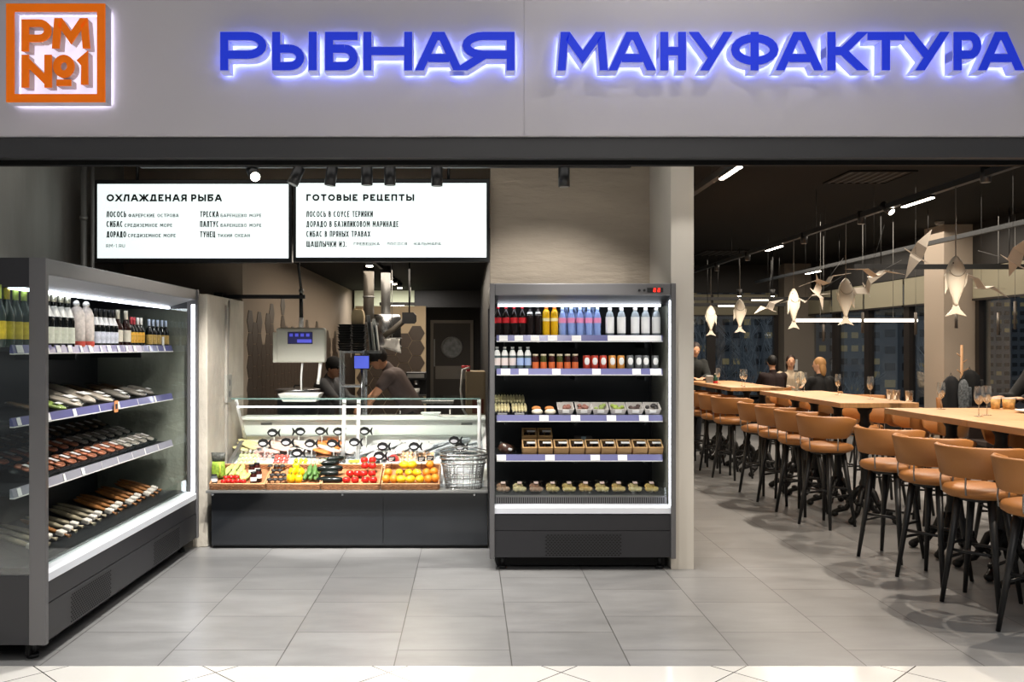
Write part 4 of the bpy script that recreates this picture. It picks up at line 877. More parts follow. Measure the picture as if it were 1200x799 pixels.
# packs standing between trays and ice
def pack(label, u, v, wpx, hpx, cm, lid=None, fillers=0, tilt=35):
    p = IC(u, v-3); k = p.y/F; w, h = wpx*k, hpx*k/ math.sin(R(tilt+25))
    o = thing('fish_pack', label, 'fish pack', p); o.rotation_euler = (R(tilt), 0, 0)
    MB().box(-w/2, w/2, -h/2, h/2, 0, .016).build('pack_tray', WHITEP, o, bevel=.004)
    rn = random.Random(int(u)); n = max(2, int(w/.035)); mm = max(1, int(h/.04))
    for i in range(n):
        for j in range(mm): MB().ell((-w/2+w*(i+.5)/n, -h/2+h*(j+.5)/mm, .022), (w/n*.5, h/mm*.5, .014), 10, 6).build('piece', cm, o)
    if lid: MB().box(-w*.36, w*.36, -h*.1, h*.3, .036, .038).build('sticker', lid, o)
PKG = mat('pale_green_pack', '#c9d5a0', .5, noise=.2, nscale=30); SHR = mat('shrimp_pink', '#e3b3a8', .5, noise=.2, nscale=30); RDF = mat('red_fish', '#cf5a4e', .45, noise=.3, nscale=25)
SALB = mat('salmon_bright', '#e58a45', .45, noise=.18, nscale=14, stretch=(1, 5, 1)); YLW = mat('yellow_pieces', '#e2d22a', .45); WFL = mat('white_fish_flesh', '#e8e2da', .5, noise=.1, nscale=20); PFL = mat('pink_fish_flesh', '#e6c4b6', .5, noise=.2, nscale=20)
pack('pale green fish pack on ice at far left of counter', 291, 541, 24, 18, PKG); pack('second pale pack just behind the green one at left', 289, 532, 24, 10, WFL)
pack('pink shrimp pack on ice above the mushrooms', 308, 537, 22, 16, SHR); pack('red fish pack on ice beside the shrimp', 330, 541, 18, 15, RDF)
pack('bright yellow pack on ice above the yellow peppers', 352, 546, 17, 16, YLW); pack('pack of dark pieces and salmon above cucumbers', 372, 543, 16, 9, mat('pale_salmon', '#d8b295', .5)) 
pack('small pack of dark slices right of the cucumber tray', 396, 541, 20, 10, mat('dark_slice', '#33302e', .4)); pack('pack with yellow sticker above third tray', 415, 545, 18, 10, WFL, mat('sticker_yellow', '#ddd23a', .5))
pack('long peach trout fillet pack right of the red pack', 487, 538, 44, 16, mat('peach_fillet', '#e5bd92', .45, noise=.15, nscale=10)); 
p = IC(461, 540); o = thing('red_roe_mound', 'rounded mound of red roe in front of white fish', 'roe mound', p); MB().ell((0, 0, .03), (.05, .05, .045)).build('roe', mat('roe_red', '#cc3a36', .35, bump=.6, bscale=220), o); MB().lathe([(0, 0), (.052, 0), (.06, .02)], n=18).build('dish', WHITEP, o)
# steel trays with fillets in the rear row
def fillet_tray(label, u, v, wpx, dep, fm, n, seed):
    p = IC(u, v); w = wpx*p.y/F; rn = random.Random(seed)
    o = thing('fillet_tray', label, 'tray', p+Vector((0, 0, .018))); o.rotation_euler = (math.atan2(.18, .82), 0, 0)
    MB().box(-w/2, w/2, -dep/2, dep/2, 0, .006).box(-w/2, -w/2+.005, -dep/2, dep/2, .006, .02).box(w/2-.005, w/2, -dep/2, dep/2, .006, .02).box(-w/2, w/2, dep/2-.005, dep/2, .006, .02).build('steel_tray', STEEL, o)
    for i in range(n):
        t = (i+.5)/n; L = dep*.42
        q = MB().loft([[(math.cos(2*PI*a/10)*.035*k+rn.uniform(-.001, .001), -L/2+L*s_, .012+math.sin(2*PI*a/10)*.013*k) for a in range(10)] for s_, k in ((0, .4), (.15, .85), (.5, 1), (.85, .8), (1, .35))]).build('fillet', fm if rn.random() < .8 else PFL, o)
        q.location = ((-w/2+.045)+(w-.09)*((i*.618) % 1), -dep/2+L*.5+(dep-L)*t, .014+.012*(i % 3)); q.rotation_euler = (R(8), 0, R(70)+rn.uniform(-.3, .3))
fillet_tray('steel tray of yellowish fillets at left rear of ice', 293, 524, 28, .36, mat('yellow_fillet', '#e3d9a2', .5, noise=.25, nscale=20), 8, 1)
fillet_tray('steel tray of pale pink fillets, second from left at rear', 328, 527, 28, .38, PFL, 8, 2)
fillet_tray('steel tray of white fillets, third from left at rear', 360, 526, 28, .38, WFL, 8, 3)
fillet_tray('steel tray of bright orange salmon, fourth from left at rear', 386, 527, 24, .42, SALB, 12, 4)
fillet_tray('small tray of white and red pieces left of centre posts', 410, 528, 16, .34, WFL, 7, 5)
# whole fish lying on ice
def fish_solid(mb, L, hgt, th, m=0, fm=1, axis=0):
    """fish along +x, nose at +x, lying upright in the x-z plane, centred at the origin"""
    prof = [(.5, .04, .1), (.47, .3, .4), (.4, .6, .75), (.28, .88, 1), (.1, 1, 1), (-.1, .86, .85), (-.25, .55, .55), (-.34, .28, .3), (-.38, .2, .2)]
    mb.loft([[(x*L, math.cos(2*PI*i/14)*th/2*kt, math.sin(2*PI*i/14)*hgt/2*kh) for i in range(14)] for x, kh, kt in prof], m)
    mb.prism([(-.36*L, -.09*hgt), (-.5*L, -.42*hgt), (-.455*L, 0), (-.5*L, .42*hgt), (-.36*L, .09*hgt)], 'y', -th*.06, th*.06, fm)
    return mb
SILV = mat('fish_silver', '#ccd1d4', .3, 0, noise=.22, nscale=14); DSIL = mat('fish_dark_back', '#7d858c', .3, 0, noise=.3, nscale=14); FWH = mat('fish_white', '#e6e4e0', .4, noise=.1, nscale=12)
def whole_fish(name, m, m2, L, hh, th):
    o = thing(name, '', 'fish'); fish_solid(MB(), L, hh, th).build('fish_body', [m, m2], o)
    MB().prism([(.2*L, .45*hh), (.05*L, .66*hh), (-.15*L, .58*hh), (-.22*L, .3*hh), (.1*L, .42*hh)], 'y', -.003, .003).build('fin', m2, o)
    MB().prism([(.0*L, -.46*hh), (-.08*L, -.66*hh), (-.2*L, -.34*hh)], 'y', -.003, .003).build('fin', m2, o)
    for s_ in (-1, 1): MB().ell((.4*L, s_*th*.36, .1*hh), (.008, .005, .008), 8, 6).build('eye', BLACK, o)
    return o
pw = whole_fish('white_fish', FWH, SILV, .30, .13, .05); used = []
spots = ((432, 531, 20), (445, 528, 30), (458, 526, 15), (437, 540, 35), (452, 537, 25), (470, 531, 40), (484, 527, 30), (497, 530, 35))
for k, (u, v, a) in enumerate(spots):
    p = IC(u, v); rep(pw, used, p+Vector((0, 0, .045+.012*(k % 2))), 0, '%s white whole fish on ice from the centre posts rightward' % ORD[k], 'white whole fish'); used[-1].rotation_euler = (R(78), R(-10), R(a+40))
ps = whole_fish('silver_fish', SILV, DSIL, .34, .10, .05); used = []
for k, (u, v, a) in enumerate(((508, 526, 30), (518, 531, 28), (527, 525, 33), (538, 531, 30), (520, 520, 30), (535, 519, 35), (549, 524, 28), (551, 531, 30))):
    p = IC(u, v); rep(ps, used, p+Vector((0, 0, .04+.014*(k % 3))), 0, '%s silver whole fish at the right end of the ice' % ORD[k], 'silver whole fish'); used[-1].rotation_euler = (R(70), R(-10), R(a))
# fish shaped price tags
TGB = mat('tag_black', '#121213', .5)
def fish_tag(u, v, label, flip=1, yaw=0):
    y = 7.95 if v < 511 else (7.7 if v < 524 else 7.45); z = Z(v, y); b = slope(y)+.015; x = X(u, y)
    o = thing('fish_price_tag', label, 'price tag', (x, y, b), yaw, 'fish shaped price tags'); zz = z-b; s = .062*flip
    pts = [(-1, 0), (-.75, .42), (-.3, .62), (.25, .5), (.55, .16), (.85, .55), (.95, .5), (.82, 0), (.95, -.55), (.82, -.6), (.55, -.16), (.2, -.5), (-.35, -.6), (-.78, -.36)]
    MB().prism([(p*s, zz+q*.062) for p, q in pts], 'y', -.002, .002).build('plate', TGB, o)
    MB().prism([(p*s*.62-.008*flip, zz-.006+q*.062*.42) for p, q in pts[:5]+pts[10:]], 'y', -.0032, -.002).build('price_label', mat('tag_label', '#c9c9cf', .6), o)
    MB().cyl((0, .004, 0), (0, .004, zz), .004, n=6).build('stem', WHITEP, o)
for k, (u, v, f) in enumerate(((321, 507, 1), (350, 505.5, -1), (377, 505, 1), (398, 505.5, 1), (429, 505, 1))): fish_tag(u, v, 'black fish tag with grey label, %s from left in the top row' % ORD[k], f)
for k, (u, v, f) in enumerate(((310, 519, 1), (337, 518, 1), (365, 519.5, 1), (391, 519.5, 1), (417, 518, 1), (450, 523, 1), (487, 523, 1), (534, 516, 1), (541, 523.5, 1))): fish_tag(u, v, 'black fish tag with grey label, %s from left in the middle row' % ORD[k], f)
for k, (u, v, f) in enumerate(((350, 530.5, 1), (446, 534, 1))): fish_tag(u, v, 'black fish tag with grey label, %s of the lowest two' % ('left' if k == 0 else 'right'), f)
# wire baskets stacked at the right end
WIRE = mat('wire_silver', '#a9a9a7', .25, .9)
bx, by = X(543, 7.16), 7.16
def basket(label, z, hh, r0, r1, mesh):
    o = thing('wire_basket', label, 'basket', (bx, by, z), 0, 'nested wire baskets'); a = MB(); n = 40 if mesh else 24; rws = 9 if mesh else 2
    e = lambda t, r_: (r_*math.copysign(abs(math.cos(t))**.6, math.cos(t)), .72*r_*math.copysign(abs(math.sin(t))**.6, math.sin(t)))
    for i in range(n):
        t = 2*PI*i/n; p, q = e(t, r0), e(t, r1); a.tube([(p[0], p[1], 0), (q[0], q[1], hh)], .0026, 4)
    for j in range(rws+1):
        r_ = r0+(r1-r0)*j/rws; a.tube([(*e(2*PI*i/40, r_), hh*j/rws) for i in range(40)], .0028, 4, closed=True)
    for q in range(-4, 5):
        xx = q*r0*.22; yy = .70*r0*(max(0, 1-abs(xx/r0)**3))**.5; a.tube([(xx, -yy, 0), (xx, yy, 0)], .0025, 4)
    a.build('wire_mesh', WIRE, o); MB().tube([(*e(2*PI*i/40, r1+.004), hh) for i in range(40)], .008, 7, closed=True).build('rim', WIRE, o)
    MB().tube([(-r1, .0, hh), (-r1*1.02, .06, hh+.02), (-r1*.5, .11, hh+.035), (0, .125, hh+.04), (r1*.5, .11, hh+.035), (r1*1.02, .06, hh+.02), (r1, 0, hh)], .005, 6).build('handle', WIRE, o)
basket('lowest silver wire basket of the stack at counter right end', .477, .2, .145, .17, True)
basket('middle silver wire basket of the stack at counter right end', .525, .19, .15, .178, False)
basket('topmost silver wire basket of the stack at counter right end', .56, .185, .15, .183, False)
# ---------------- people
def capsule(mb, a, b, ra, rb, n=14):
    mb.cyl(a, b, ra, rb, n, cap=True); mb.ell(a, (ra,)*3, n, 8); mb.ell(b, (rb,)*3, n, 8)
def voxel(o, s):
    m = o.modifiers.new('skin', 'REMESH'); m.mode = 'VOXEL'; m.voxel_size = s; m.use_smooth_shade = True
    m2 = o.modifiers.new('smooth', 'SMOOTH'); m2.iterations = 3; m2.factor = .5
def hand(mb, wr, dr, up, side):
    dr = Vector(dr).normalized(); up = Vector(up); up = (up-dr*up.dot(dr)).normalized(); lat = dr.cross(up)*side
    M = Matrix((lat, up, dr)).transposed()
    mb.ell(Vector(wr)+dr*.05, (.04, .016, .052), 12, 8, M=M)
    for k, (off, L) in enumerate(((-.03, .062), (-.01, .076), (.011, .071), (.03, .056))):
        p = Vector(wr)+dr*.09+lat*off
        mb.tube([p-dr*.02, p+dr*L*.4, p+dr*L*.72-up*.012, p+dr*L*.92-up*.03], [.0095, .009, .0085, .007], 8)
    p = Vector(wr)+dr*.03-lat*.035; mb.tube([p, p-lat*.022+dr*.025, p-lat*.028+dr*.055-up*.008], [.012, .0105, .008], 8)
def person(label, J, look, top, legs, hair, skin='#d8a583', sleeve='long', cap=None, style='short', apron=None, vox=.010):
    J = {k: Vector(v) for k, v in J.items()}; base = Vector((J['pelvis'].x, J['pelvis'].y, 0))
    o = thing('person', label, 'person', base); J = {k: v-base for k, v in J.items()}
    sk = mat('skin_'+skin[1:], skin, .55); look = Vector(look).normalized()
    upv = (J['head']-J['neck']).normalized(); upv = (upv-look*upv.dot(look)).normalized(); lat = look.cross(upv)
    M = Matrix((lat, look, upv)).transposed(); hd = J['head']
    def torso(mb, g):
        ax = (J['shL']-J['shR']).normalized()
        for s_ in (-1, 1):
            capsule(mb, J['chest']+ax*s_*.075, J['pelvis']+ax*s_*.065, .105+g, .105+g)
            capsule(mb, J['chest']+ax*s_*.07, J['sh'+('L' if s_ > 0 else 'R')], .075+g, .058+g)
        capsule(mb, J['chest'], J['neck'], .07+g, .05+g*.6)
    def limbs(mb, g, arms=(1, 1), leg=True):
        for s_ in 'LR':
            if arms[0]: capsule(mb, J['sh'+s_], J['el'+s_] if arms[0] > .9 else J['sh'+s_].lerp(J['el'+s_], arms[0]), .054+g, .042+g+(0 if arms[0] > .9 else .008))
            if arms[1]: capsule(mb, J['el'+s_], J['wr'+s_] if arms[1] > .95 else J['el'+s_].lerp(J['wr'+s_], arms[1]), .041+g, .028+g)
            if leg:
                capsule(mb, J['hi'+s_], J['kn'+s_], .08+g, .055+g); capsule(mb, J['kn'+s_], J['an'+s_], .055+g, .036+g)
    b = MB(); torso(b, 0); limbs(b, 0); capsule(b, J['neck'], hd-upv*.06, .052, .048)
    b.ell(hd, (.074, .092, .108), 20, 14, M=M); b.ell(hd+look*.03-upv*.06, (.052, .056, .055), 14, 10, M=M)
    b.ell(hd+look*.095-upv*.012, (.012, .016, .022), 10, 8, M=M)
    for s_ in (-1, 1): b.ell(hd+lat*s_*.076-upv*.01-look*.005, (.008, .018, .028), 8, 6, M=M)
    for s_, q in (('L', 1), ('R', -1)):
        hand(b, J['wr'+s_], J['wr'+s_]-J['el'+s_], (0, 0, 1), q)
        capsule(b, J['an'+s_]+Vector((0, 0, -.03)), J['an'+s_]+look.cross((0, 0, 1)).cross(Vector((0, 0, -1))).normalized()*.14+Vector((0, 0, -.045)), .034, .026)
    voxel(b.build('body', sk, o), vox)
    e = MB()
    for s_ in (-1, 1): e.ell(hd+lat*s_*.031+look*.083+upv*.012, (.011, .008, .006), 8, 6, M=M)
    e.build('eyes', INK, o); MB().ell(hd+look*.083-upv*.052, (.022, .008, .006), 10, 6, M=M).build('mouth', mat('lips', '#9a5348', .5), o)
    if hair:
        h = MB(); hm_ = mat('hair_'+hair[1:], hair, .6)
        h.ell(hd+upv*.022-look*.018, (.084, .096, .103), 18, 12, M=M)
        if style == 'long': h.ell(hd-look*.055-upv*.07, (.082, .05, .13), 14, 10, M=M)
        h2 = h.build('hair', hm_, o)
        voxel(h2, .008)
    if cap:
        c = MB(); c.ell(hd+upv*.045-look*.008, (.088, .104, .085), 18, 12, M=M); c.ell(hd+upv*.035+look*.115, (.06, .055, .010), 14, 6, M=M)
        voxel(c.build('cap', cap, o), .008)
    t = MB(); torso(t, .016); limbs(t, .014, (1, 1) if sleeve == 'long' else (.62, 0), False); voxel(t.build('shirt' if sleeve == 'short' else 'coat', top, o), .012)
    l = MB(); limbs(l, .014, (0, 0)); ax = (J['shL']-J['shR']).normalized(); capsule(l, J['pelvis']+ax*.06, J['pelvis']-ax*.06, .12, .12); voxel(l.build('trousers', legs, o), .013)
    fd = look.cross((0, 0, 1)).cross(Vector((0, 0, -1))).normalized()
    for s_ in 'LR':
        s = MB(); a = J['an'+s_]; capsule(s, a+Vector((0, 0, -.035)), a+fd*.16+Vector((0, 0, -.05)), .045, .035); voxel(s.build('shoe', BLACK, o), .012)
    if apron:
        a = MB(); capsule(a, J['chest']+look*.06, J['pelvis']+look*.07, .1, .12); voxel(a.build('apron', apron, o), .014)
    return o
def seated(x, y, face, seat=.45, lean=.05, up=0):
    f = Vector((math.cos(face), math.sin(face), 0)); s_ = Vector((-f.y, f.x, 0)); b = Vector((x, y, 0)); z = Vector((0, 0, 1))
    pl = b+z*(seat+.12); ch = pl+z*.40+f*lean; J = dict(pelvis=pl, chest=ch, neck=ch+z*.14+f*.02, head=ch+z*.31+f*.05)
    for n, q in (('L', 1), ('R', -1)):
        sh = ch+s_*q*.18+z*.06; J['sh'+n] = sh; J['el'+n] = sh-z*.22+f*.16+s_*q*.05; J['wr'+n] = sh-z*.2+f*.38-s_*q*.06
        J['hi'+n] = pl+s_*q*.09; J['kn'+n] = pl+s_*q*.11+f*.42-z*.02; J['an'+n] = Vector((*(pl+s_*q*.1+f*.42).xy, .08 if seat < .6 else .38))
    return J, f
# chef bent over the worktop behind the counter
y0 = 9.58
J = dict(head=(-.975, y0-.05, 1.475), neck=(-.885, y0, 1.385), chest=(-.80, y0, 1.26), pelvis=(-.60, y0, .93),
  shL=(-.85, y0-.19, 1.29), shR=(-.85, y0+.19, 1.29), elL=(-.96, y0-.25, 1.13), elR=(-1.02, y0+.2, 1.10), wrL=(-1.06, y0-.24, .98), wrR=(-1.14, y0+.02, .98),
  hiL=(-.6, y0-.09, .93), hiR=(-.6, y0+.09, .93), knL=(-.64, y0-.1, .5), knR=(-.62, y0+.1, .5), anL=(-.6, y0-.1, .09), anR=(-.55, y0+.1, .09))
person('chef in dark cap and grey brown shirt bending over the worktop', J, (-.86, -.12, -.5), mat('shirt_grey_brown', '#5a4d49', .8), mat('trousers_black', '#191919', .8), '#1c1613', '#d39a76', 'short', mat('cap_black', '#141414', .8), vox=.007)
y0 = 10.4
J = dict(head=(-1.56, y0-.06, 1.36), neck=(-1.62, y0, 1.25), chest=(-1.66, y0, 1.12), pelvis=(-1.72, y0+.04, .80),
  shL=(-1.58, y0+.18, 1.17), shR=(-1.68, y0-.18, 1.17), elL=(-1.44, y0+.2, .99), elR=(-1.5, y0-.22, .97), wrL=(-1.26, y0+.1, .95), wrR=(-1.28, y0-.15, .95),
  hiL=(-1.7, y0+.1, .8), hiR=(-1.74, y0-.08, .8), knL=(-1.5, y0+.1, .46), knR=(-1.52, y0-.1, .46), anL=(-1.68, y0+.1, .09), anR=(-1.7, y0-.1, .09))
person('second cook with black hair and grey shirt crouching behind hanging scale', J, (.8, -.5, -.25), mat('shirt_grey', '#4e4f52', .8), mat('trousers_black', '#191919', .8), '#0d0c0c', '#c9977a', 'long', mat('beret_black', '#0f0f0f', .9))
# ---------------- kitchen equipment
def table_steel(label, x0, x1, y0, y1, h):
    o = thing('steel_worktable', label, 'work table', ((x0+x1)/2, (y0+y1)/2, 0)); a, b = (x1-x0)/2, (y1-y0)/2
    MB().box(-a, a, -b, b, h-.04, h).build('worktop', STEEL, o, bevel=.004)
    for sx in (-1, 1):
        for sy in (-1, 1): MB().cyl((sx*(a-.05), sy*(b-.05), 0), (sx*(a-.05), sy*(b-.05), h-.04), .02).build('leg', STEEL, o)
    MB().box(-a+.03, a-.03, -b+.03, b-.03, .2, .22).build('undershelf', STEEL, o)
table_steel('steel worktable where the chef works', -1.0, -.2, 8.6, 9.3, .9); table_steel('steel worktable under the hanging scale', -2.0, -1.4, 8.45, 9.1, .9)
y = 8.32; sx = (X(322, y)+X(382, y))/2; zc = Z(404.5, y); sw = X(382, y)-X(322, y); sh_ = Z(384.5, y)-Z(425, y)
o = thing('hanging_scale', 'white hanging scale with blue display and pan, over the counter', 'scale', (sx, y, zc))
SCW = mat('scale_white', '#c9c8bc', .45)
MB().box(-sw/2+.02, sw/2, -.05, .05, -sh_/2, sh_/2).build('cabinet', SCW, o, bevel=.02); MB().box(-sw/2-.01, -sw/2+.03, -.045, .04, -sh_/2, sh_/2-.04).build('side_cover', SCW, o, bevel=.008)
w_ = X(367, y)-X(339, y); px = (X(353, y)-sx); 
dsp = MB().box(px-w_/2-.004, px+w_/2+.004, -.056, -.048, .012, .122).build('display_bezel', BLACK, o)
DB = mat('display_blue', '#5a5fe0', .4, emit=.5); a = MB().box(px-w_/2, px+w_/2, -.058, -.056, .016, .118); a.build('display', mat('display_navy', '#26275c', .4, emit=.35), dsp)
a = MB().box(px-w_*.12, px+w_*.48, -.060, -.058, .024, .055)
for k in range(4): a.box(px-w_*.44+k*w_*.23, px-w_*.30+k*w_*.23, -.06, -.058, .08, .108)
a.build('digits', DB, dsp)
MB().cyl((px, 0, sh_/2), (px, 0, Z(372, y)-zc), .022).build('white_tube', WHITEP, o); MB().cyl((px, 0, Z(372, y)-zc), (px, 0, Z(343, y)-zc), .018).build('black_tube', BLACK, o)
MB().ell((px, 0, Z(341, y)-zc), (.024, .024, .03)).build('joint', GREYM, o)
MB().tube([(px, 0, Z(340, y)-zc), (px-.03, .02, 2.35-zc), (px+.01, .04, 2.6-zc)], .012).build('hanger', BLACK, o)
MB().tube([(px+.01, 0, -sh_/2), (px, 0, -sh_/2-.13), (px, 0, -sh_/2-.26)], .009).build('pan_rod', WHITEP, o)
q = Z(470, y)-zc; MB().loft([[(px+math.copysign(a_, s1)-.0, math.copysign(b_, s2), z_) for s1, s2 in ((-1, -1), (1, -1), (1, 1), (-1, 1))] for a_, b_, z_ in ((.15, .1, q), (.19, .14, q+.075), (.184, .134, q+.075), (.145, .095, q+.004))], smooth=False).build('pan', WHITEP, o, bevel=.004)
MB().tube([(sw/2-.05, 0, -sh_/2), (sw/2-.06, .0, -sh_/2-.1), (sw/2-.075, 0, -sh_/2-.2)], .016).build('cable', WHITEP, o)
tag(MB().box(X(252, 8.2), X(358, 8.2), 8.17, 8.2, Z(350, 8.2), Z(345.5, 8.2)).box(X(252, 8.2), X(262, 8.2), 8.16, 8.3, Z(350, 8.2)-.01, Z(343, 8.2)).build('support_bar', BLACK), 'black horizontal bar from pale partition to the hanging scale', 'bar')
# kettle and rack
o = thing('cooking_pot', 'large dark round pot with steel rim under the hanging scale', 'pot', (-1.68, 8.78, .9))
MB().lathe([(0, 0), (.17, 0), (.2, .05), (.2, .26), (.0, .27)], n=24).build('pot_body', BLACK, o); MB().lathe([(.2, .26), (.215, .265), (.215, .285), (.19, .29), (0, .292)], n=24).build('lid', STEEL, o); MB().tube([(-.04, 0, .29), (-.03, 0, .32), (.03, 0, .32), (.04, 0, .29)], .008).build('handle', BLACK, o)
rx0, rx1, ry = X(399, 9.0), X(426, 9.0), 9.0
rk = thing('steel_rack', 'narrow steel rack with stacked trays left of the chef', 'rack', ((rx0+rx1)/2, ry+.12, 0)); a = (rx1-rx0)/2
for sx_ in (-1, 1):
    for sy in (-.11, .11): MB().box(sx_*a-.012, sx_*a+.012, sy-.012, sy+.012, 0, 1.56).build('upright', STEEL, rk)
for z in (.3, .9, 1.21, 1.555): MB().box(-a-.012, a+.012, -.12, .12, z-.02, z).build('rack_shelf', STEEL, rk)
BT = mat('black_tray', '#232323', .35)
o = thing('food_tray', '', 'tray', (0, 0, 0), 0, 'stacked black trays'); MB().loft([[(s1*a_, s2*b_, z_) for s1, s2 in ((-1, -1), (1, -1), (1, 1), (-1, 1))] for a_, b_, z_ in ((.055, .1, 0), (.064, .115, .02), (.072, .12, .02), (.072, .12, .023), (.062, .113, .023), (.053, .098, .003))], smooth=False).build('shell', BT, o)
used = []
for s_, u in ((0, 405), (1, 421)):
    for k in range(11): rep(o, used, (X(u, 9.1), 9.12, 1.556+.0245*k), R(3*math.sin(k*2+s_)), 'black tray %s from the bottom of the %s stack on rack' % (ORD[k], ('left', 'right')[s_]))
o = thing('paper_bag', 'folded cream paper bag on top of the right tray stack', 'bag', (X(419.5, 9.1), 9.12, 1.556+.0245*11)); MB().loft([[(s1*a_, s2*.06, z_) for s1, s2 in ((-1, -1), (1, -1), (1, 1), (-1, 1))] for a_, z_ in ((.06, 0), (.065, .08), (.055, .13), (.04, .15))], smooth=False).build('bag', mat('cream_paper', '#c4b08c', .8), o, bevel=.006); MB().box(-.045, .045, -.02, .02, .148, .165).build('fold', MATS['cream_paper'], o)
for k, u in enumerate((436, 442)):
    o = thing('baking_sheet', 'upright %s sheet leaning beside the tray stacks' % ('grey steel', 'white')[k], 'sheet', (X(u, 9.1), 9.16, 1.56)); MB().box(-.012, .012, -.09, .09, 0, .29-.03*k).box(-.02, .02, -.09, -.08, 0, .36-.04*k).build('sheet', (GREYM, WHITEP)[k], o, bevel=.003)
    o.rotation_euler = (0, R(-6), 0)
o = thing('sheet_holder', 'small wall shelf holding the upright sheets', 'shelf', (X(439, 9.1), 9.16, 1.55)); MB().box(-.2, .06, -.1, .1, -.02, .008).build('bracket', GREYM, o)
o = thing('order_screen', 'small blue lit order screen beside the chef cap', 'screen', (X(424.5, 8.95), 8.9, Z(431.5, 8.9))); w_ = .072
MB().box(-w_-.008, w_+.008, 0, .03, -.006, .13).build('casing', BLACK, o, bevel=.004); MB().box(-w_, w_, -.002, 0, 0, .122).build('display', mat('order_blue', '#5f6ff0', .4, emit=.6), o); MB().cyl((0, .015, -.486), (0, .015, 0), .012).cyl((0, .015, -.486), (0, .015, -.48), .06).build('stand', STEEL, o)
# ducts and hood
o = thing('duct_pipe', 'vertical grey duct pipe hanging from kitchen ceiling', 'duct', (X(432, 11), 11.0, 1.9)); MB().cyl((0, 0, 0), (0, 0, .7), .065, n=18).build('pipe', mat('duct_grey', '#6f6a62', .4, .4), o); MB().cyl((0, 0, .3), (0, 0, .32), .072, n=18).build('clamp', GREYM, o); MB().cyl((0, 0, .0), (0, 0, -.05), .065, .05, 18).build('end_ring', GREYM, o)
y = 11.2
o = thing('extractor_hood', 'shiny steel extractor hood above the chef', 'hood', (X(452, y), y, Z(408, y))); MB().lathe([(.19, 0), (.19, .38), (.17, .42), (0, .42)], n=24).build('hood_body', STEEL, o); MB().lathe([(.19, 0), (.2, -.01), (.2, .03), (.19, .03)], n=24).build('rim', GREYM, o); MB().cyl((0, 0, .42), (0, 0, 2.6-Z(408, y)), .06).build('flue', GREYM, o)
o = thing('extraction_arm', 'dark angled extraction arm right of the steel hood', 'duct', (X(450, 10.6), 10.6, Z(394, 10.6))); k = 10.6/F
MB().tube([(0, 0, 0), (.1, 0, .07), (.24, 0, .19), (.30, 0, .21)], .035).build('arm', mat('arm_grey', '#5a554d', .4, .4), o); MB().prism([(.22, .15), (.36, .15), (.38, .18), (.38, .25), (.35, .28), (.22, .28)], 'y', -.07, .07).build('arm_head', BLACK, o); MB().cyl((.3, 0, .28), (.3, 0, 2.6-Z(394, 10.6)), .01).build('hanger', BLACK, o)
o = thing('cloth_sheet', 'crumpled white cloth hanging under the steel hood', 'cloth', (X(459, 10.7), 10.75, Z(416, 10.7))); rn = random.Random(3)
MB().loft([[(-.1+.04*i+.012*math.sin(i*2+j), .03*math.sin(i*1.7+j*.8), .2-.028*j*(1+.12*i)) for i in range(6)]+[(-.1+.04*(5-i)+.012*math.sin((5-i)*2+j), .012+.03*math.sin((5-i)*1.7+j*.8), .2-.028*j*(1+.12*(5-i))) for i in range(6)] for j in range(5)]).build('cloth', WHITEP, o); MB().cyl((-.1, 0, .2), (.12, 0, .2), .006).cyl((.0, 0, .2), (.0, 0, 2.6-Z(416, 10.7)), .004).build('hanging_rod', GREYM, o)
# coffee machine on a back counter, utensils, bowl, hose cabinet
table_steel('dark kitchen counter in front of the hexagon tiles', -.95, -.2, 11.6, 12.2, .9)
o = thing('coffee_machine', 'small black and silver coffee machine before the hexagon tiles', 'machine', (X(488, 11.9), 11.9, .9)); MB().box(-.13, .13, -.15, .15, 0, .07).box(-.13, .13, .02, .15, .07, .27).box(-.13, .13, -.15, .15, .27, .36).build('housing', BLACK, o, bevel=.006); MB().cyl((0, -.08, .2), (0, -.08, .27), .03).build('group_head', STEEL, o); MB().lathe([(0, .07), (.04, .07), (.05, .15)], (0, -.08, 0), 14).build('cup', WHITEP, o); MB().box(-.11, .11, -.152, -.15, .29, .34).build('control_panel', GREYM, o)
x, y = X(505, 8.1), 8.1
o = thing('paper_boat', 'white paper boat tray on the counter ledge', 'tray', (x, y, .975)); MB().loft([[(s1*a_, s2*b_, z_) for s1, s2 in ((-1, -1), (1, -1), (1, 1), (-1, 1))] for a_, b_, z_ in ((.06, .05, 0), (.09, .07, .03), (.087, .067, .03), (.058, .048, .003))], smooth=False).build('boat', PAPER, o, bevel=.002); MB().box(-.03, .03, -.072, -.066, .02, .03).build('rim_fold', PAPER, o)
o = thing('wash_unit', 'beige wash unit with red tap and white hose by the dark wall', 'wash unit', (.05, 9.6, 0)); MB().box(-.09, .12, -.2, .2, 0, 1.34).build('cabinet', mat('unit_beige', '#a89474', .6), o, bevel=.01); MB().tube([(-.05, -.21, 1.38), (-.12, -.22, 1.36), (-.14, -.22, 1.15), (-.12, -.22, .95), (-.06, -.21, .85)], .012).build('hose', WHITEP, o); MB().cyl((-.06, -.18, 1.34), (-.06, -.18, 1.4), .02).tube([(-.06, -.18, 1.39), (-.13, -.2, 1.39)], .012).build('tap', REDL, o); MB().box(-.02, .1, -.205, -.2, .9, 1.05).build('hatch', mat('unit_brown', '#7a3a22', .5), o)
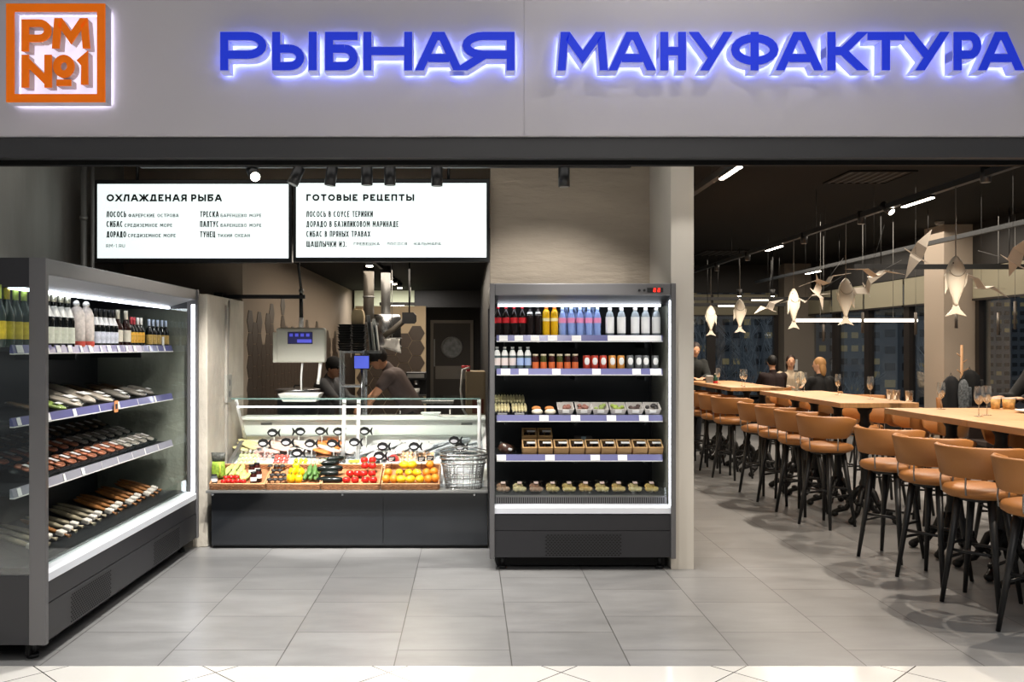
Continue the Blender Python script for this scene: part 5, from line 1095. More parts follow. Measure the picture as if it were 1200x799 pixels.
# kitchen ceiling lamps
def ceil_lamp(label, u, v, d, r=.03):
    x, z = X(u, d), Z(v, d); o = thing('ceiling_spot', label, 'lamp', (x, d, z), 0, 'kitchen ceiling spots'); MB().cyl((0, 0, .012), (0, 0, .09), r, n=14).build('housing', BLACK, o); MB().cyl((0, 0, 0), (0, 0, .012), r*.9, n=14).build('lens', LAMP, o); MB().cyl((0, 0, .09), (0, 0, max(.1, 2.6-z)), .006).build('stem', BLACK, o)
for k, (u, v, d) in enumerate(((433, 312.5, 9.6), (457.5, 330.5, 12.0), (462, 333.5, 12.8), (468.5, 338, 13.6), (509, 357, 17.0))): ceil_lamp('small bright ceiling spot, %s from left in the kitchen' % ORD[k], u, v, d, .04 if k != 4 else .07)
tag(MB().box(X(424, 9.2), X(424, 9.2)+.03, 9.2, 14.2, 2.56, 2.6).build('light_track', BLACK), 'black lamp track along the kitchen ceiling', 'lamp track')
o = thing('linear_lamp', 'black linear lamp hanging above the kitchen tiles', 'lamp', (X(466, 13.9), 13.9, Z(358, 13.9))); MB().box(-.28, .28, -.02, .02, 0, .05).build('housing', BLACK, o); MB().box(-.1, .1, -.015, .015, -.005, 0).build('diffuser', LAMP, o)
for s_ in (-.2, .2): MB().cyl((s_, 0, .05), (s_, 0, 2.6-Z(358, 13.9)), .004).build('wire', GREYM, o)
# ---------------- bar stools, tables
TAN = mat('tan_leather', '#a56d37', .5, bump=.08, bscale=120); LEGB = mat('black_wood_leg', '#1a1a1b', .4); OAK = mat('oak_top', '#c49360', .4, noise=.16, nscale=7, stretch=(6, .6, 1))
IRON = mat('cast_iron', '#141414', .45, .3)
def make_stool():
    o = thing('bar_stool', '', 'stool', (0, 0, 0), 0, 'tan bar stools')
    MB().lathe([(0, .668), (.19, .668), (.215, .684), (.223, .705), (.21, .728), (.16, .741), (0, .745)], n=28).build('seat', TAN, o)
    rings = []
    for i in range(25):
        t = -1+2*i/24; a = PI+R(108)*t; e = max(0, abs(t)-.72)/.28
        zb, zt = .80+.05*e*e, .985-.03*e; rb, rt_ = .205, .236+.012*e; th = .028*(1-.35*e)
        pr = [(rb, zb), (rb+.012, zb-.006), (rb+th, zb+.004), ((rb+rt_)/2+th, (zb+zt)/2), (rt_+th, zt-.006), (rt_+th*.5, zt+.006), (rt_, zt-.006), ((rb+rt_)/2, (zb+zt)/2)]
        rings.append([(r_*math.cos(a), r_*math.sin(a), z_) for r_, z_ in pr])
    MB().loft(rings).build('backrest', TAN, o)
    for a in (118, 180, 242):
        c, s_ = math.cos(R(a)), math.sin(R(a)); MB().tube([(.19*c, .19*s_, .68), (.222*c, .222*s_, .695), (.228*c, .228*s_, .75), (.222*c, .222*s_, .82)], .005, 6).build('back_bracket', GREYM, o)
    MB().cyl((0, 0, .645), (0, 0, .67), .14, .16, 20).build('seat_base', LEGB, o)
    for a in (45, 135, 225, 315):
        c, s_ = math.cos(R(a)), math.sin(R(a)); MB().cyl((.235*c, .235*s_, 0), (.135*c, .135*s_, .665), .013, .025, 10).build('leg', LEGB, o)
    for i in range(4):
        a, b = R(45+90*i), R(135+90*i); z = .28 if i % 2 == 0 else .33; r_ = .235-.1*z/.65
        MB().cyl((r_*math.cos(a), r_*math.sin(a), z), (r_*math.cos(b), r_*math.sin(b), z), .010, n=8).build('footrest_bar', LEGB, o)
    return o
st = make_stool(); used = []
ys = (4.98, 5.6, 6.17, 6.80, 8.02, 8.62, 9.2, 9.8, 10.9, 11.5, 12.1, 12.75)
rn = random.Random(8)
for k, y in enumerate(ys):
    g = ('front', 'middle', 'far')[k//4]
    rep(st, used, (3.2, y, 0), R(34)+R(rn.uniform(-5, 5)), 'tan bar stool, %s from the camera along the aisle side of the %s table' % (ORD[k % 4], g))
ys2 = (5.35, 5.95, 6.5, 7.05, 8.1, 8.65, 9.2, 9.75, 10.95, 11.6, 12.3)
for k, y in enumerate(ys2):
    rep(st, used, (4.22 if k < 4 else 4.24, y, 0), PI+R(rn.uniform(-12, 12)), 'tan bar stool, %s from the camera along the window side of the tables' % ORD[k])
def pedestal(o, x, y, top):
    p = MB().lathe([(.0, .2), (.05, .2), (.06, .24), (.045, .28), (.05, .34), (.035, .38), (.032, .60), (.05, .63), (.05, .66), (.033, .69), (.033, top-.2), (.055, top-.17), (.04, top-.14), (.04, top-.08), (.06, top-.05), (.07, top-.012), (0, top-.012)], (x, y, 0), 16).build('pedestal', IRON, o)
    MB().box(x-.16, x+.16, y-.16, y+.16, top-.012, top).build('mounting_plate', IRON, p)
    for k in range(4):
        a = R(45+90*k); c, s_ = math.cos(a), math.sin(a)
        f = MB(); f.tube([(x+r_*c, y+r_*s_, z) for r_, z in ((.03, .30), (.08, .26), (.12, .17), (.17, .09), (.22, .075), (.25, .06), (.28, .035), (.30, .03))], [.03, .03, .026, .024, .026, .022, .03, .02], 9)
        f.ell((x+.135*c, y+.135*s_, .17), (.034, .034, .03)).ell((x+.22*c, y+.22*s_, .095), (.03, .03, .022)).ell((x+.28*c, y+.28*s_, .03), (.036, .036, .03))
        f.build('foot', IRON, p)
def bar_table(label, x0, x1, y0, y1, peds, h=1.1):
    o = thing('bar_table', label, 'table', ((x0+x1)/2, (y0+y1)/2, 0), 0, 'oak bar tables'); a, b = (x1-x0)/2, (y1-y0)/2
    MB().box(-a, a, -b, b, h-.045, h).build('tabletop', OAK, o, bevel=.004)
    for px, py in peds: pedestal(o, px-(x0+x1)/2, py-(y0+y1)/2, h-.045)
bar_table('oak bar table nearest the camera, partly outside the right edge', 3.38, 4.42, 4.75, 6.085, [(3.72, 5.1), (3.72, 5.7)])
bar_table('oak bar table with two wine glasses, second from the camera', 3.38, 4.42, 6.09, 7.3, [(3.74, 6.3), (3.74, 6.95)])
bar_table('oak bar table with tumblers at its right end, third from camera', 3.29, 3.99, 7.95, 9.045, [(3.64, 8.25), (3.64, 8.85)])
bar_table('oak bar table with two wine glasses, fourth from camera', 3.29, 3.99, 9.05, 10.15, [(3.64, 9.45), (3.64, 10.0)])
bar_table('oak bar table with near end in the far group', 3.19, 3.85, 10.95, 12.045, [(3.66, 11.2), (3.66, 11.82)])
bar_table('oak bar table at the very back, beside the standing person', 3.19, 3.85, 12.05, 13.15, [(3.62, 12.43), (3.62, 13.0)])
# glasses
GLS = glass('wine_glass_clear', '#f2f4f2', .26, .05); WINE = mat('white_wine', '#d9c06a', .1, spec=.8)
def wineglass():
    o = thing('wine_glass', '', 'glass', (0, 0, 0), 0, 'stemmed glasses on the bar tables')
    MB().lathe([(0, 0), (.033, 0), (.034, .002), (.006, .006)], n=16, cap=False).build('base', GLS, o); MB().cyl((0, 0, .005), (0, 0, .085), .0042, n=8).build('stem', GLS, o)
    MB().lathe([(.004, .085), (.02, .098), (.03, .125), (.032, .16), (.027, .215)], n=18, cap=False).build('bowl', GLS, o); return o
wg = wineglass(); used = []
for (u, d, lb) in ((1103, 7.15, 'stemmed glass at far left of the front table, before the pale column'), (1147, 6.4, 'left stemmed glass of the pair on the front table'), (1156.5, 6.52, 'right stemmed glass of the pair on the front table'),
    (1020, 8.55, 'stemmed glass alone near the end of the middle table'), (982, 9.3, 'stemmed glass alone in the middle of the middle table'), (942.5, 10.0, 'right stemmed glass of the pair at far end of middle table'), (934.5, 10.1, 'left stemmed glass of the pair at far end of middle table'),
    (873, 11.15, 'right stemmed glass of the pair on the far table'), (869.5, 11.35, 'left stemmed glass of the pair on the far table'), (841.5, 12.0, 'stemmed glass beside the small green bottle on the far table')):
    rep(wg, used, (X(u, d), d, 1.1), 0, lb)
o = thing('tumbler', '', 'glass', (0, 0, 0), 0, 'tumblers'); MB().lathe([(0, .004), (.026, .004), (.028, 0), (.036, .1)], n=16, cap=False).build('glass_wall', GLS, o); MB().lathe([(0, 0), (.027, 0), (.027, .008), (0, .008)], n=16).build('thick_base', GLS, o)
used = []
for (u, d, lb) in ((1043.5, 8.4, 'left tumbler of three at the end of the middle table'), (1050.5, 8.3, 'centre tumbler of three at the end of the middle table'), (1065.5, 8.15, 'right tumbler of three at the end of the middle table')): rep(o, used, (X(u, d), d, 1.1), 0, lb)
CUPM = mat('patterned_cup', '#d3a868', .5, noise=.35, nscale=40)
for k, (u, w) in enumerate(((1166.5, .038), (1182, .05))):
    o = thing('paper_cup', '%s patterned yellow cup on the front table by the edge person' % ('small', 'large')[k], 'cup', (X(u, 7.2), 7.2, 1.1)); MB().lathe([(0, 0), (w*.8, 0), (w, .085), (w*.94, .085), (w*.75, .006), (0, .006)], n=18).build('cup_wall', CUPM, o); MB().lathe([(w, .08), (w*1.05, .084), (w*1.02, .09)], n=18, cap=False).build('rim', PAPER, o)
o = thing('serving_plate', 'pale round plate on the front table at right edge', 'plate', (4.26, 6.75, 1.1)); MB().lathe([(0, 0), (.08, 0), (.13, .015), (.128, .02), (.08, .006), (0, .006)], n=28).build('plate', PAPER, o); MB().lathe([(.125, .016), (.134, .017), (.13, .022)], n=28, cap=False).build('rim', WHITEP, o)
o = thing('napkin_holder', 'small grey napkin holder at the back of far table', 'holder', (X(831.5, 12.4), 12.4, 1.1)); MB().box(-.05, .05, -.03, .03, 0, .01).box(-.05, .05, -.03, -.024, .01, .09).box(-.05, .05, .024, .03, .01, .09).build('holder', GREYM, o, bevel=.002); MB().box(-.045, .045, -.018, .018, .01, .1).build('napkins', PAPER, o)
o = thing('sauce_bottle', 'small green bottle with red base on the far table', 'bottle', (X(838.3, 12.2), 12.2, 1.1)); MB().lathe([(0, 0), (.03, 0), (.03, .07), (.012, .1), (.01, .12)], n=14).build('body', mat('sauce_green', '#22483a', .2), o); MB().lathe([(.0305, .004), (.0305, .03)], n=14, cap=False).build('label', REDL, o); MB().lathe([(.012, .12), (.012, .135), (0, .135)], n=12).build('cap', WHITEP, o)
# low tables and chairs by the windows
def low_table(label, x, y, w, l):
    o = thing('low_table', label, 'table', (x, y, 0)); MB().box(-w/2, w/2, -l/2, l/2, .72, .75).build('tabletop', OAK, o, bevel=.004); MB().lathe([(.2, 0), (.2, .015), (.04, .03), (.035, .7), (.15, .72)], n=20).build('pedestal', IRON, o)
low_table('low oak table between the seated guests', 5.55, 15.0, .9, .8); low_table('low oak table by the window beyond the stools', 5.9, 12.2, .8, .8)
def chair():
    o = thing('dining_chair', '', 'chair', (0, 0, 0), 0, 'low tan dining chairs')
    MB().lathe([(0, .41), (.2, .41), (.22, .44), (.2, .47), (0, .48)], n=22).build('seat', TAN, o)
    rings = []
    for i in range(17):
        a = PI+R(85)*(-1+i/8); rings.append([(r_*math.cos(a), r_*math.sin(a), z_) for r_, z_ in ((.215, .56), (.24, .56), (.285, .88), (.27, .895), (.255, .88))])
    MB().loft(rings).build('backrest', TAN, o)
    for a in (140, 220): c, s_ = math.cos(R(a)), math.sin(R(a)); MB().cyl((.19*c, .19*s_, .44), (.23*c, .23*s_, .6), .009, n=8).build('back_bracket', LEGB, o)
    for a in (45, 135, 225, 315): c, s_ = math.cos(R(a)), math.sin(R(a)); MB().cyl((.23*c, .23*s_, 0), (.15*c, .15*s_, .42), .012, .02, 10).build('leg', LEGB, o)
    return o
cp = chair(); used = []
for (x, y, rz, lb) in ((5.28, 11.9, 0, 'low tan chair left of the low window table'), (5.75, 12.95, -PI/2, 'low tan chair behind the low window table'), (6.45, 12.15, PI, 'low tan chair between low table and the pale column'), (5.62, 14.2, PI*.62, 'low tan chair behind the person in black with blond hair'), (5.31, 15.6, PI/2, 'low tan chair of the dark haired guest turned away'), (5.82, 16.32, -PI/2, 'low tan chair under the guest in pale top')):
    rep(cp, used, (x, y, 0), rz, lb)
# guests
BC_ = mat('coat_black', '#121213', .85); DKR = mat('jumper_dark_red', '#241514', .85); JE = mat('jeans_dark', '#1c2028', .8); LT = mat('top_pale', '#c9b79e', .8); CG = mat('coat_dark_green', '#1b1e1c', .85)
J, f = seated(5.31, 15.62, -PI/2+PI, .50); person('guest with short dark hair seated with back turned, dark jumper', J, (0, 1, 0), DKR, JE, '#0c0a09', style='short', vox=.012)
J, f = seated(5.82, 16.3, -PI/2-.1, .50, .06); person('smiling guest in pale top seated facing the camera', J, (-.2, -1, 0), LT, JE, '#2b1a12', style='long', vox=.012)
J, f = seated(5.62, 14.2, PI*.62, .48, .06); person('guest with blond hair and black coat seated before the window', J, (-.75, .5, -.1), BC_, JE, '#b98a55', style='long', vox=.012)
J, f = seated(5.22, 7.92, PI+.25, .77, .12); J['head'] += Vector((-.03, 0, -.1)); person('guest with brown hair leaning in at right picture edge', J, (-1, -.2, -.3), BC_, JE, '#2a1a13', style='long', vox=.012)
rep(st, [0], (5.24, 7.93, 0), PI, 'tan bar stool under the guest at right picture edge')
y0 = 13.75; x = 3.42
J = dict(head=(x+.04, y0, 1.545), neck=(x+.02, y0, 1.42), chest=(x+.0, y0, 1.28), pelvis=(x-.02, y0+.1, .92), shL=(x-.17, y0-.0, 1.34), shR=(x+.17, y0+.0, 1.34), elL=(x-.2, y0-.16, 1.14), elR=(x+.21, y0-.14, 1.14), wrL=(x-.08, y0-.36, 1.13), wrR=(x+.1, y0-.38, 1.13),
  hiL=(x-.1, y0+.1, .9), hiR=(x+.08, y0+.1, .9), knL=(x-.1, y0+.06, .5), knR=(x+.1, y0+.06, .5), anL=(x-.1, y0+.1, .09), anR=(x+.1, y0+.1, .09))
J = {k: (2*x-v[0] if k[:2] in ('sh', 'el', 'wr', 'hi', 'kn', 'an') else v[0], v[1], v[2]) for k, v in J.items()}
person('standing guest in dark coat leaning on the farthest bar table', J, (.1, -1, -.3), CG, JE, '#2a1c18', style='short', vox=.012)
# coat rack by the pale column
x, y = X(1127, 11.6), 11.6
o = thing('coat_rack', 'wooden branch coat rack in front of the brown column side', 'coat rack', (x, y, 0)); WD = mat('rack_wood', '#b98d63', .6)
MB().cyl((0, 0, .03), (0, 0, 1.62), .022, .016).build('pole', WD, o); MB().cyl((0, 0, 0), (0, 0, .03), .2, n=24).build('base', IRON, o)
for a, z, q in ((170, 1.46, .06), (20, 1.38, .09), (10, 1.27, .11), (200, 1.25, .08)): c, s_ = math.cos(R(a)), math.sin(R(a)); MB().cyl((0, 0, z), (q*c, q*s_, z+.05), .008, .006, 8).build('peg', WD, o)
def coat(label, dx, dy, m, top, bot, w):
    o = thing('hanging_coat', label, 'coat', (x+dx, y+dy, bot)); H_ = top-bot; rn = random.Random(int(w*1000))
    MB().loft([[(w*k*math.cos(t)*(1+.12*math.sin(3*t+zz*9)), .09*k*math.sin(t)*(1+.2*math.sin(4*t)), H_*zz) for t in [2*PI*i/20 for i in range(20)]] for zz, k in ((0, .95), (.3, .9), (.65, 1), (.88, .8), (.97, .45), (1, .15))]).build('coat_body', m, o)
    MB().tube([(w*.9, .02, H_*.8), (w*1.1, .03, H_*.5), (w*1.05, .02, H_*.15)], [.05, .05, .04], 10).build('sleeve', m, o); MB().tube([(-.02, 0, H_*.98), (0, 0, H_+.04), (.02, 0, H_*.98)], .004, 6).build('hanging_loop', BLACK, o)
coat('black coat hanging right on the wooden coat rack', .1, .0, BC_, 1.3, .62, .15); coat('black coat hanging left on the wooden coat rack', -.13, .02, mat('coat_navy', '#15161a', .85), 1.22, .62, .12)
coat('grey patterned scarf hanging on the wooden coat rack', -.04, -.12, mat('scarf_grey', '#5d6266', .8, noise=.7, nscale=40), 1.18, .66, .06)
o = thing('bench', 'dark low bench back below the coat rack', 'bench', (x+.1, y-.5, 0)); MB().box(-.3, .3, -.02, .02, .45, .86).build('bench_back', mat('bench_dark', '#2a1d18', .6), o, bevel=.006); MB().box(-.3, .3, -.4, .0, .4, .46).build('bench_seat', MATS['bench_dark'], o, bevel=.01)
for sx_ in (-.26, .26):
    for sy in (-.36, -.04): MB().cyl((sx_, sy, 0), (sx_, sy, .4), .018).build('leg', LEGB, o)
tag(MB().box(X(930, 18.3), X(935.5, 18.3), 18.335, 18.348, Z(434, 18.3), Z(421, 18.3)).build('wall_notice', PAPER), 'small white paper notice on the far grey column', 'notice')
# ---------------- fish lamps, gulls
WIREM = mat('grey_cord', '#6a655e', .7)
FPAP = mat('fish_pendant_paper', '#d2cbbb', .6); GULL = mat('gull_paper', '#bdb3a6', .7)
def fish_pendant(u, v0, v1, label, flip=1, yaw=0, narrow=1):
    d = 3.75*F/(u-CX); x = X(u, d); zt, zb = Z(v0, d), Z(v1, d); L = zt-zb
    o = thing('fish_pendant', label, 'fish pendant', (x, d, zb), yaw, 'white fish hanging over the bar'); w = .155*narrow
    prof = [(1.0, .10), (.97, .34), (.9, .64), (.8, .9), (.68, 1), (.55, .93), (.42, .7), (.3, .4), (.22, .24), (.18, .22)]
    MB().loft([[(math.cos(2*PI*i/16)*w/2*k, math.sin(2*PI*i/16)*.03*(k**.5), L*t) for i in range(16)] for t, k in prof]).build('fish_body', FPAP, o)
    MB().prism([(-.016, L*.2), (.016, L*.2), (.03, L*.12), (w*.52*1, 0), (.0, L*.045), (-w*.5, -.0), (-.03, L*.12)], 'y', -.007, .007).build('tail', FPAP, o)
    MB().prism([(-flip*w*.46, L*.72), (-flip*w*.58, L*.66), (-flip*w*.56, L*.36), (-flip*w*.42, L*.46)], 'y', -.006, .006).build('fin', FPAP, o)
    MB().prism([(flip*w*.4, L*.5), (flip*w*.6, L*.72), (flip*w*.54, L*.56), (flip*w*.38, L*.46)], 'y', -.006, .006).build('fin', FPAP, o)
    MB().tube([(w*.44*math.cos(R(a)), -.031, L*(.82+.16*math.sin(R(a)))) for a in range(200, 341, 14)], .0025, 5).build('gill_line', mat('gill_grey', '#8a8474', .7), o)
    MB().cyl((-flip*w*.22, -.027, L*.88), (-flip*w*.22, -.031, L*.88), .005, n=8).build('eye', INK, o)
    MB().cyl((0, 0, L), (0, 0, 2.83-zb), .004, n=6).build('wire', WIREM, o)
fish_pendant(833, 358, 393.5, 'white hanging fish farthest away, beside the pale column', -1); fish_pendant(867, 350.5, 390, 'white hanging fish fourth from the right', 1)
fish_pendant(930, 338, 385.5, 'white hanging fish third from the right, with narrow tail', 1, .25, .9); fish_pendant(991, 326, 381, 'white hanging fish second from the right', -1); fish_pendant(1120, 300, 370.5, 'largest nearest white hanging fish at right', 1)
def gull():
    o = thing('paper_gull', '', 'gull ornament', (0, 0, 0), 0, 'folded paper gulls under the ceiling'); th = .004
    def sheet(pts): 
        n = len(pts); return MB().add([(p[0], p[1], p[2]) for p in pts]+[(p[0], p[1], p[2]+th) for p in pts], [tuple(range(n)), tuple(range(n, 2*n))]+[(i, (i+1) % n, n+(i+1) % n, n+i) for i in range(n)])
    for s_ in (-1, 1):
        w = sheet([(s_*.004, .045, -.02), (s_*.095, .06, .05), (s_*.095, -.05, .05), (s_*.004, -.085, -.02)])
        w.add([(s_*.095, .06, .05), (s_*.34, -.015, .028), (s_*.095, -.05, .05), (s_*.095, .06, .054), (s_*.34, -.015, .032), (s_*.095, -.05, .054)], [(0, 1, 2), (3, 4, 5), (0, 1, 4, 3), (1, 2, 5, 4)]).build('wing', GULL, o)
    MB().prism([(.12, -.012), (.045, -.024), (-.085, -.024), (-.15, -.012), (-.085, -.012), (.045, -.010)], 'x', -.005, .005).build('keel', GULL, o)
    return o
gp = gull(); used = []
for (u, v, d, rx, ry, rz, lb) in ((1073, 298, 9.0, 60, -50, 30, 'large tilted paper gull seen from below, left of largest fish'), (1024, 322, 9.4, 0, 4, 8, 'paper gull with spread wings right of the second fish'), (967, 331, 10.4, -6, -14, 10, 'paper gull with spread wings left of the second fish'),
    (957, 343, 11.2, 50, 40, 60, 'small steeply tilted paper gull below the left spread gull'), (1014, 338, 10.5, 55, -35, -40, 'small dark tilted paper gull before the right blinds'), (1187, 305, 8.4, 40, 25, 70, 'paper gull at the right picture edge'),
    (900, 361, 13.5, 20, -20, 30, 'paper gull near the far corner column'), (944, 352, 12.4, 10, -10, -30, 'paper gull just right of the third fish'), (1150, 336, 9.6, 5, 25, 10, 'paper gull with drooping wing right of the largest fish')):
    rep(gp, used, (X(u, d), d, Z(v, d)), 0, lb); used[-1].rotation_euler = (R(rx), R(ry), R(rz))
    th_ = MB().cyl((0, 0, 0), (0, 0, 3.285-Z(v, d)), .0015, n=5).build('thread', BLACK, used[-1]); th_.rotation_euler = used[-1].rotation_euler.to_matrix().inverted().to_euler()
# ---------------- ceiling: tracks, spots, linear lamps
def track(label, x, y0, y1, z=2.83):
    o = thing('lamp_track', label, 'lamp track', (x, (y0+y1)/2, z)); L = (y1-y0)/2
    MB().box(-.025, .025, -L, L, 0, .05).build('rail', mat('track_grey', '#23282d', .4), o)
    for k in range(4): MB().cyl((0, -L+L*2*(k+.5)/4, .05), (0, -L+L*2*(k+.5)/4, 3.3-z), .003, n=6).build('hanger', BLACK, o)
track('long black lamp track above the bar tables', 3.75, 5.0, 17.5); track('black lamp track nearest the white column', 1.86, 5.0, 10.0, 2.86); track('black lamp track above the window tables', 5.6, 7.0, 17.5, 2.83)
o = thing('lamp_track', 'black crosswise lamp track above beige wall and screens', 'lamp track', (-.3, 6.0, Z(196.5, 6.0))); MB().box(-1.9, 1.38, -.02, .02, 0, .03).build('rail', BLACK, o)
for q in (-1.5, 0, 1.2): MB().cyl((q, 0, .03), (q, 0, 3.3-Z(196.5, 6.0)), .006, n=6).build('hanger', BLACK, o)
def cross(label, u0, u1, v, d):
    o = thing('ceiling_rail', label, 'rail', ((X(u0, d)+X(u1, d))/2, d, Z(v, d))); w = (X(u1, d)-X(u0, d))/2
    MB().box(-w, w, -.025, .025, -.03, .03).build('rail', BLACK, o)
    for q in (-.7, .7): MB().cyl((q*w, 0, .03), (q*w, 0, 3.3-Z(v, d)), .006, n=6).build('hanger', BLACK, o)
cross('black crosswise rail high before the window column', 1000, 1215, 312.5, 11.0); cross('upper black crosswise rail before the far window', 813, 1002, 350, 17.2); cross('lower black crosswise rail before the far window', 813, 920, 357, 16.6)
def seg(label, x, y0, y1, z):
    o = thing('linear_lamp', label, 'lamp', (x, (y0+y1)/2, z), 0, 'linear lamps on the tracks'); L = (y1-y0)/2; MB().box(-.02, .02, -L, L, -.022, -.002).build('housing', BLACK, o); MB().box(-.017, .017, -L+.005, L-.005, -.03, -.022).build('diffuser', LAMP, o)
seg('short lit linear lamp nearest the white column', 1.86, 6.15, 6.62, 2.86); seg('short lit linear lamp nearest on the bar track', 3.75, 7.25, 7.75, 2.83); seg('short lit linear lamp farther along the bar track', 3.75, 10.75, 11.3, 2.83); seg('short lit linear lamp on the window side track', 5.6, 14.3, 14.9, 2.83)
for k, (u0, u1, v, d) in enumerate(((880, 900, 351.5, 17.15), (841, 860, 358.3, 16.55))):
    o = thing('linear_lamp', 'thin lit lamp on the %s crosswise rail by the far window' % ('upper', 'lower')[k], 'lamp', ((X(u0, d)+X(u1, d))/2, d, Z(v, d)), 0, 'linear lamps on the rails'); w = (X(u1, d)-X(u0, d))/2; MB().box(-w, w, -.035, -.026, -.02, .01).build('diffuser', mat('lamp_soft', '#ffffff', .5, emit=2, ecol='#fff0da'), o); MB().box(-w-.02, w+.02, -.026, .0, -.03, .02).build('housing', BLACK, o)
def spot(label, u, v, d, top, tilt=(0, 0), r=.036, h=.13, lit=True, group='black cylinder spots'):
    x, z = X(u, d), Z(v, d); o = thing('track_spot', label, 'lamp', (x, d, z), 0, group)
    b = MB().cyl((0, 0, -h/2), (0, 0, h/2), r, n=18).build('housing', BLACK, o); b.rotation_euler = (R(tilt[0]), R(tilt[1]), 0)
    MB().cyl((0, 0, -h/2-.002), (0, 0, -h/2+.001), r*.82, n=18).build('lens', LAMP if lit else GREYM, b)
    MB().cyl((0, 0, h/2-.02), (0, 0, top-z), .008, n=8).build('stem', BLACK, o)
TR = Z(196.5, 6.0)
for k, (u, v, t, lit) in enumerate(((297, 203, (-50, -35), True), (347, 206, (-8, 22), False), (388, 206.5, (0, 8), False), (430, 206, (0, 0), False), (457, 206, (0, 0), False), (512, 207, (0, 0), False), (661, 208, (0, 0), False))):
    spot('%s black cylinder spot from left above the menu screens' % ORD[k] if k < 6 else 'single black cylinder spot before the beige wall', u, v, 6.0, TR, t, .038, .125, lit, 'front track spots')
for k, (u, v) in enumerate(((1155, 204), (1039.5, 244), (1009.5, 255), (942.3, 279), (876, 300), (840, 312.5))):
    spot('%s black spot from the camera along the bar track' % ORD[k], u, v, 3.75*F/(u-CX), 2.84, (-40, -30) if k == 1 else (0, 0), .036, .12, k == 1, 'bar track spots')
for k, (u, v, d) in enumerate(((866.5, 343, 15.5), (905.5, 343, 16))): spot('%s black spot near the far window rails' % ('left', 'right')[k], u, v, d, 3.3, (0, 0), .04, .12, True, 'far spots')
# slim tube pendants and the long light bar by the windows
y = 11.5; x0_, x1_ = X(933, y), X(1075, y); z = Z(375.5, y)
o = thing('light_bar', 'long glowing horizontal light bar before the windows', 'lamp', ((x0_+x1_)/2, y, z)); w = (x1_-x0_)/2; MB().box(-w, w, -.02, .02, .018, .035).build('housing', GREYM, o); MB().cyl((-w, 0, 0), (w, 0, 0), .018, n=10).build('tube', mat('bar_glow', '#ffffff', .4, emit=5, ecol='#fff4e4'), o)
for q in (-.6, .6): MB().cyl((q*w, 0, .03), (q*w, 0, 3.3-z), .003, n=5).build('wire', GREYM, o)
for k, (u, v0, v1, d, lb) in enumerate(((1011, 366, 390, 11.3, 'at the middle of the light bar'), (1073, 366, 392, 11.3, 'at the right end of the light bar'), (1120.5, 366, 384.5, 11.0, 'below the largest fish'), (1170, 366, 392.5, 11.0, 'before the right window, lower one'), (1189.5, 353, 385.5, 11.0, 'before the right window, upper one'), (965, 380, 400, 13, 'below the light bar at left'))):
    zb, zt = Z(v1, d), Z(v0, d); o = thing('tube_pendant', 'slim grey tube pendant '+lb, 'lamp', (X(u, d), d, zb), 0, 'slim tube pendants'); MB().cyl((0, 0, 0), (0, 0, zt-zb), .018, n=12).build('tube', mat('pendant_grey', '#5b544d', .4, .5), o); MB().cyl((0, 0, -.002), (0, 0, .004), .015, n=12).build('lens', GREYM, o); MB().cyl((0, 0, zt-zb), (0, 0, 3.3-zb), .0025, n=5).build('wire', GREYM, o)
# vents and detectors on the ceiling
def vent(label, u, v, w, l):
    d = 1.7*F/(CY-v); o = thing('ceiling_vent', label, 'vent', (X(u, d), d, 3.3)); a = MB(); MB().box(-w, w, -l, l, -.006, 0).build('backing', VENT, o); fr = MB()
    fr.box(-w-.03, w+.03, -l-.03, -l, -.014, 0).box(-w-.03, w+.03, l, l+.03, -.014, 0).box(-w-.03, -w, -l, l, -.014, 0).box(w, w+.03, -l, l, -.014, 0).build('vent_frame', CEILM, o)
    for k in range(7): a.box(-w+2*w*k/7, -w+2*w*k/7+.03, -l, l, -.013, -.006)
    a.build('slats', mat('slat_dark', '#2c2a28', .6), o)
vent('square slatted ceiling vent above the bar track', 1018, 207, .3, .3); vent('dark ceiling cassette beside the white column', 850, 296, .45, .45)
for k, (u, v) in enumerate(((1101, 259.5), (1001, 301.5))):
    d = 1.7*F/(CY-v); o = thing('smoke_detector', '%s round pale smoke detector on the dark ceiling' % ('nearer', 'farther')[k], 'detector', (X(u, d), d, 3.3)); MB().lathe([(.0, -.05), (.04, -.05), (.055, -.035), (.06, -.012), (.06, 0)], n=18).build('housing', mat('detector_grey', '#8d8a84', .5), o); MB().cyl((0, 0, -.054), (0, 0, -.05), .015, n=10).build('sensor', GREYM, o)
# socket and cable trunk on the partition
tag(MB().tube([(-2.085, 7.66, .5), (-2.085, 7.7, 1.0), (-2.085, 7.78, 2.0)], .008, 6).box(-2.09, -2.07, 7.66, 7.7, .5, 1.95).build('cable_trunk', mat('trunk_grey', '#aaa59c', .6)), 'grey vertical cable trunk on the pale partition', 'cable trunk')
o = thing('socket_panel', 'grey socket panel at the foot of the partition trunk', 'socket', (-2.09, 7.72, 1.12)); MB().box(0, .025, -.08, .08, 0, .24).build('plate', mat('socket_grey', '#a9a79f', .5), o, bevel=.004)
for k in range(2): MB().cyl((.025, 0, .07+.1*k), (.027, 0, .07+.1*k), .03, n=14).build('socket', GREYM, o)
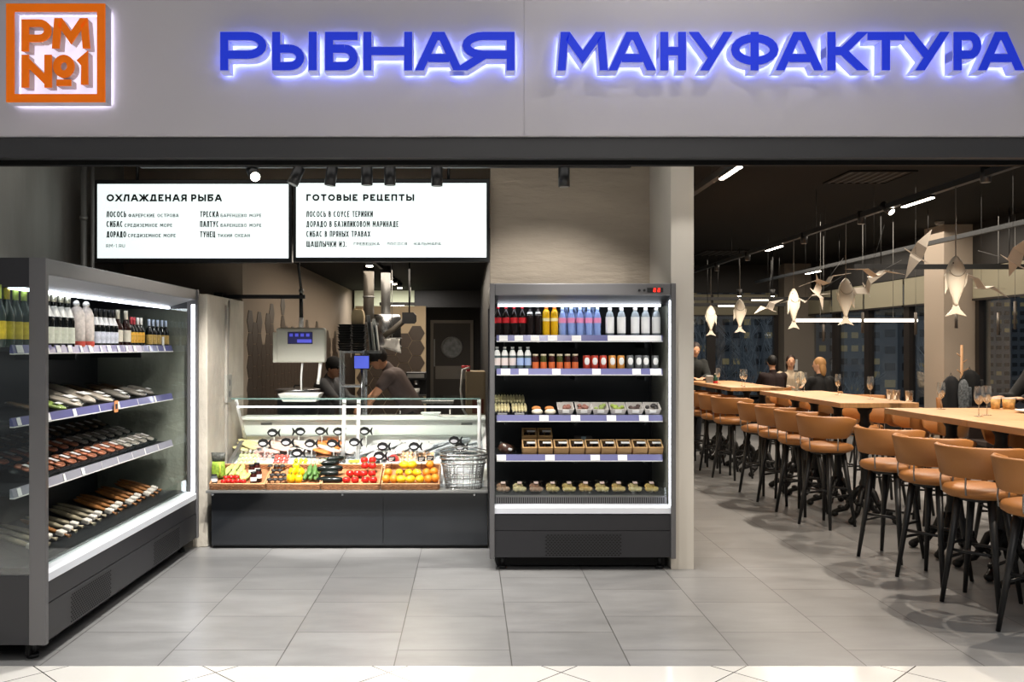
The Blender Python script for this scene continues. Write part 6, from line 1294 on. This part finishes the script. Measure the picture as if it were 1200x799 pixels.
# ---------------- outside the windows
GRD = mat('snowy_ground', '#9aa2a9', .9, noise=.3, nscale=.4); struct(MB().box(-30, 140, 19.5, 160, -4.2, -4).box(8.5, 140, -30, 19.5, -4.2, -4).build('ground_outside', GRD))
BLD = mat('block_grey', '#8d959d', .9); WLIT = mat('window_lit', '#c9b483', .5, emit=.12); WDK = mat('window_dark', '#3c444c', .3)
def block(label, x, y, w, dpt, h, rows, cols, seed, base=-4):
    o = thing('apartment_block', label, 'building', (x, y, base)); MB().box(-w/2, w/2, 0, dpt, 0, h).build('walls', BLD, o); rn = random.Random(seed); a = MB(); b = MB()
    for j in range(rows):
        for i in range(cols):
            xx = -w/2+w*(i+.2)/cols; zz = h*(j+.3)/rows; (a if rn.random() < .22 else b).box(xx, xx+w*.6/cols, -.05, 0, zz, zz+h*.45/rows)
    a.build('lit_windows', WLIT, o); b.build('dark_windows', WDK, o); MB().box(-w/2-.3, w/2+.3, -.3, dpt, h, h+.4).build('roof_edge', GREYM, o)
block('long snowy apartment block behind the far window trees', 14, 50, 18, 8, 9.5, 13, 30, 1); block('tower block seen through the rightmost window', 52, 88, 7, 8, 13.5, 16, 9, 2); block('low wide block at the skyline behind the side windows', 62, 98, 34, 8, 8, 5, 20, 3); block('distant block behind the side windows', 36, 80, 14, 8, 9, 6, 9, 4)
SNT = mat('snowy_bark', '#b9c2ca', .9)
def tree(label, x, y, h, seed):
    o = thing('bare_tree', label, 'tree', (x, y, -4)); rn = random.Random(seed); tr = MB(); br = MB()
    def grow(p, dr, L, r_, dep):
        q = p+dr*L; m_ = tr if dep == 0 else br; m_.tube([p, p+dr*L*.5+Vector((rn.uniform(-.04, .04), rn.uniform(-.04, .04), 0))*L, q], [r_, r_*.8, r_*.6], 5)
        if dep < 5:
            for k in range(3 if dep < 4 else 2):
                nd = (dr+Vector((rn.uniform(-.7, .7), rn.uniform(-.7, .7), rn.uniform(-.1, .5)))).normalized(); grow(p+dr*L*rn.uniform(.55, 1), nd, L*rn.uniform(.55, .75), r_*.6, dep+1)
    grow(Vector((0, 0, 0)), Vector((0, 0, 1)), h*.42, .13, 0); tr.build('trunk', SNT, o); br.build('branches', SNT, o)
for k, (x, y, h) in enumerate(((6.2, 24, 6.6), (8.2, 28, 7), (10.6, 33, 7.5), (9.6, 23.5, 5.6))): tree('bare snowy tree outside the far window, %s from left' % ORD[k], x, y, h, k+2)
for k, (x, y, h) in enumerate(((13, 24, 6), (14, 20, 6), (14.5, 16, 5.6))): tree('bare snowy tree outside the side windows, %s from left' % ORD[k], x, y, h, k+20)
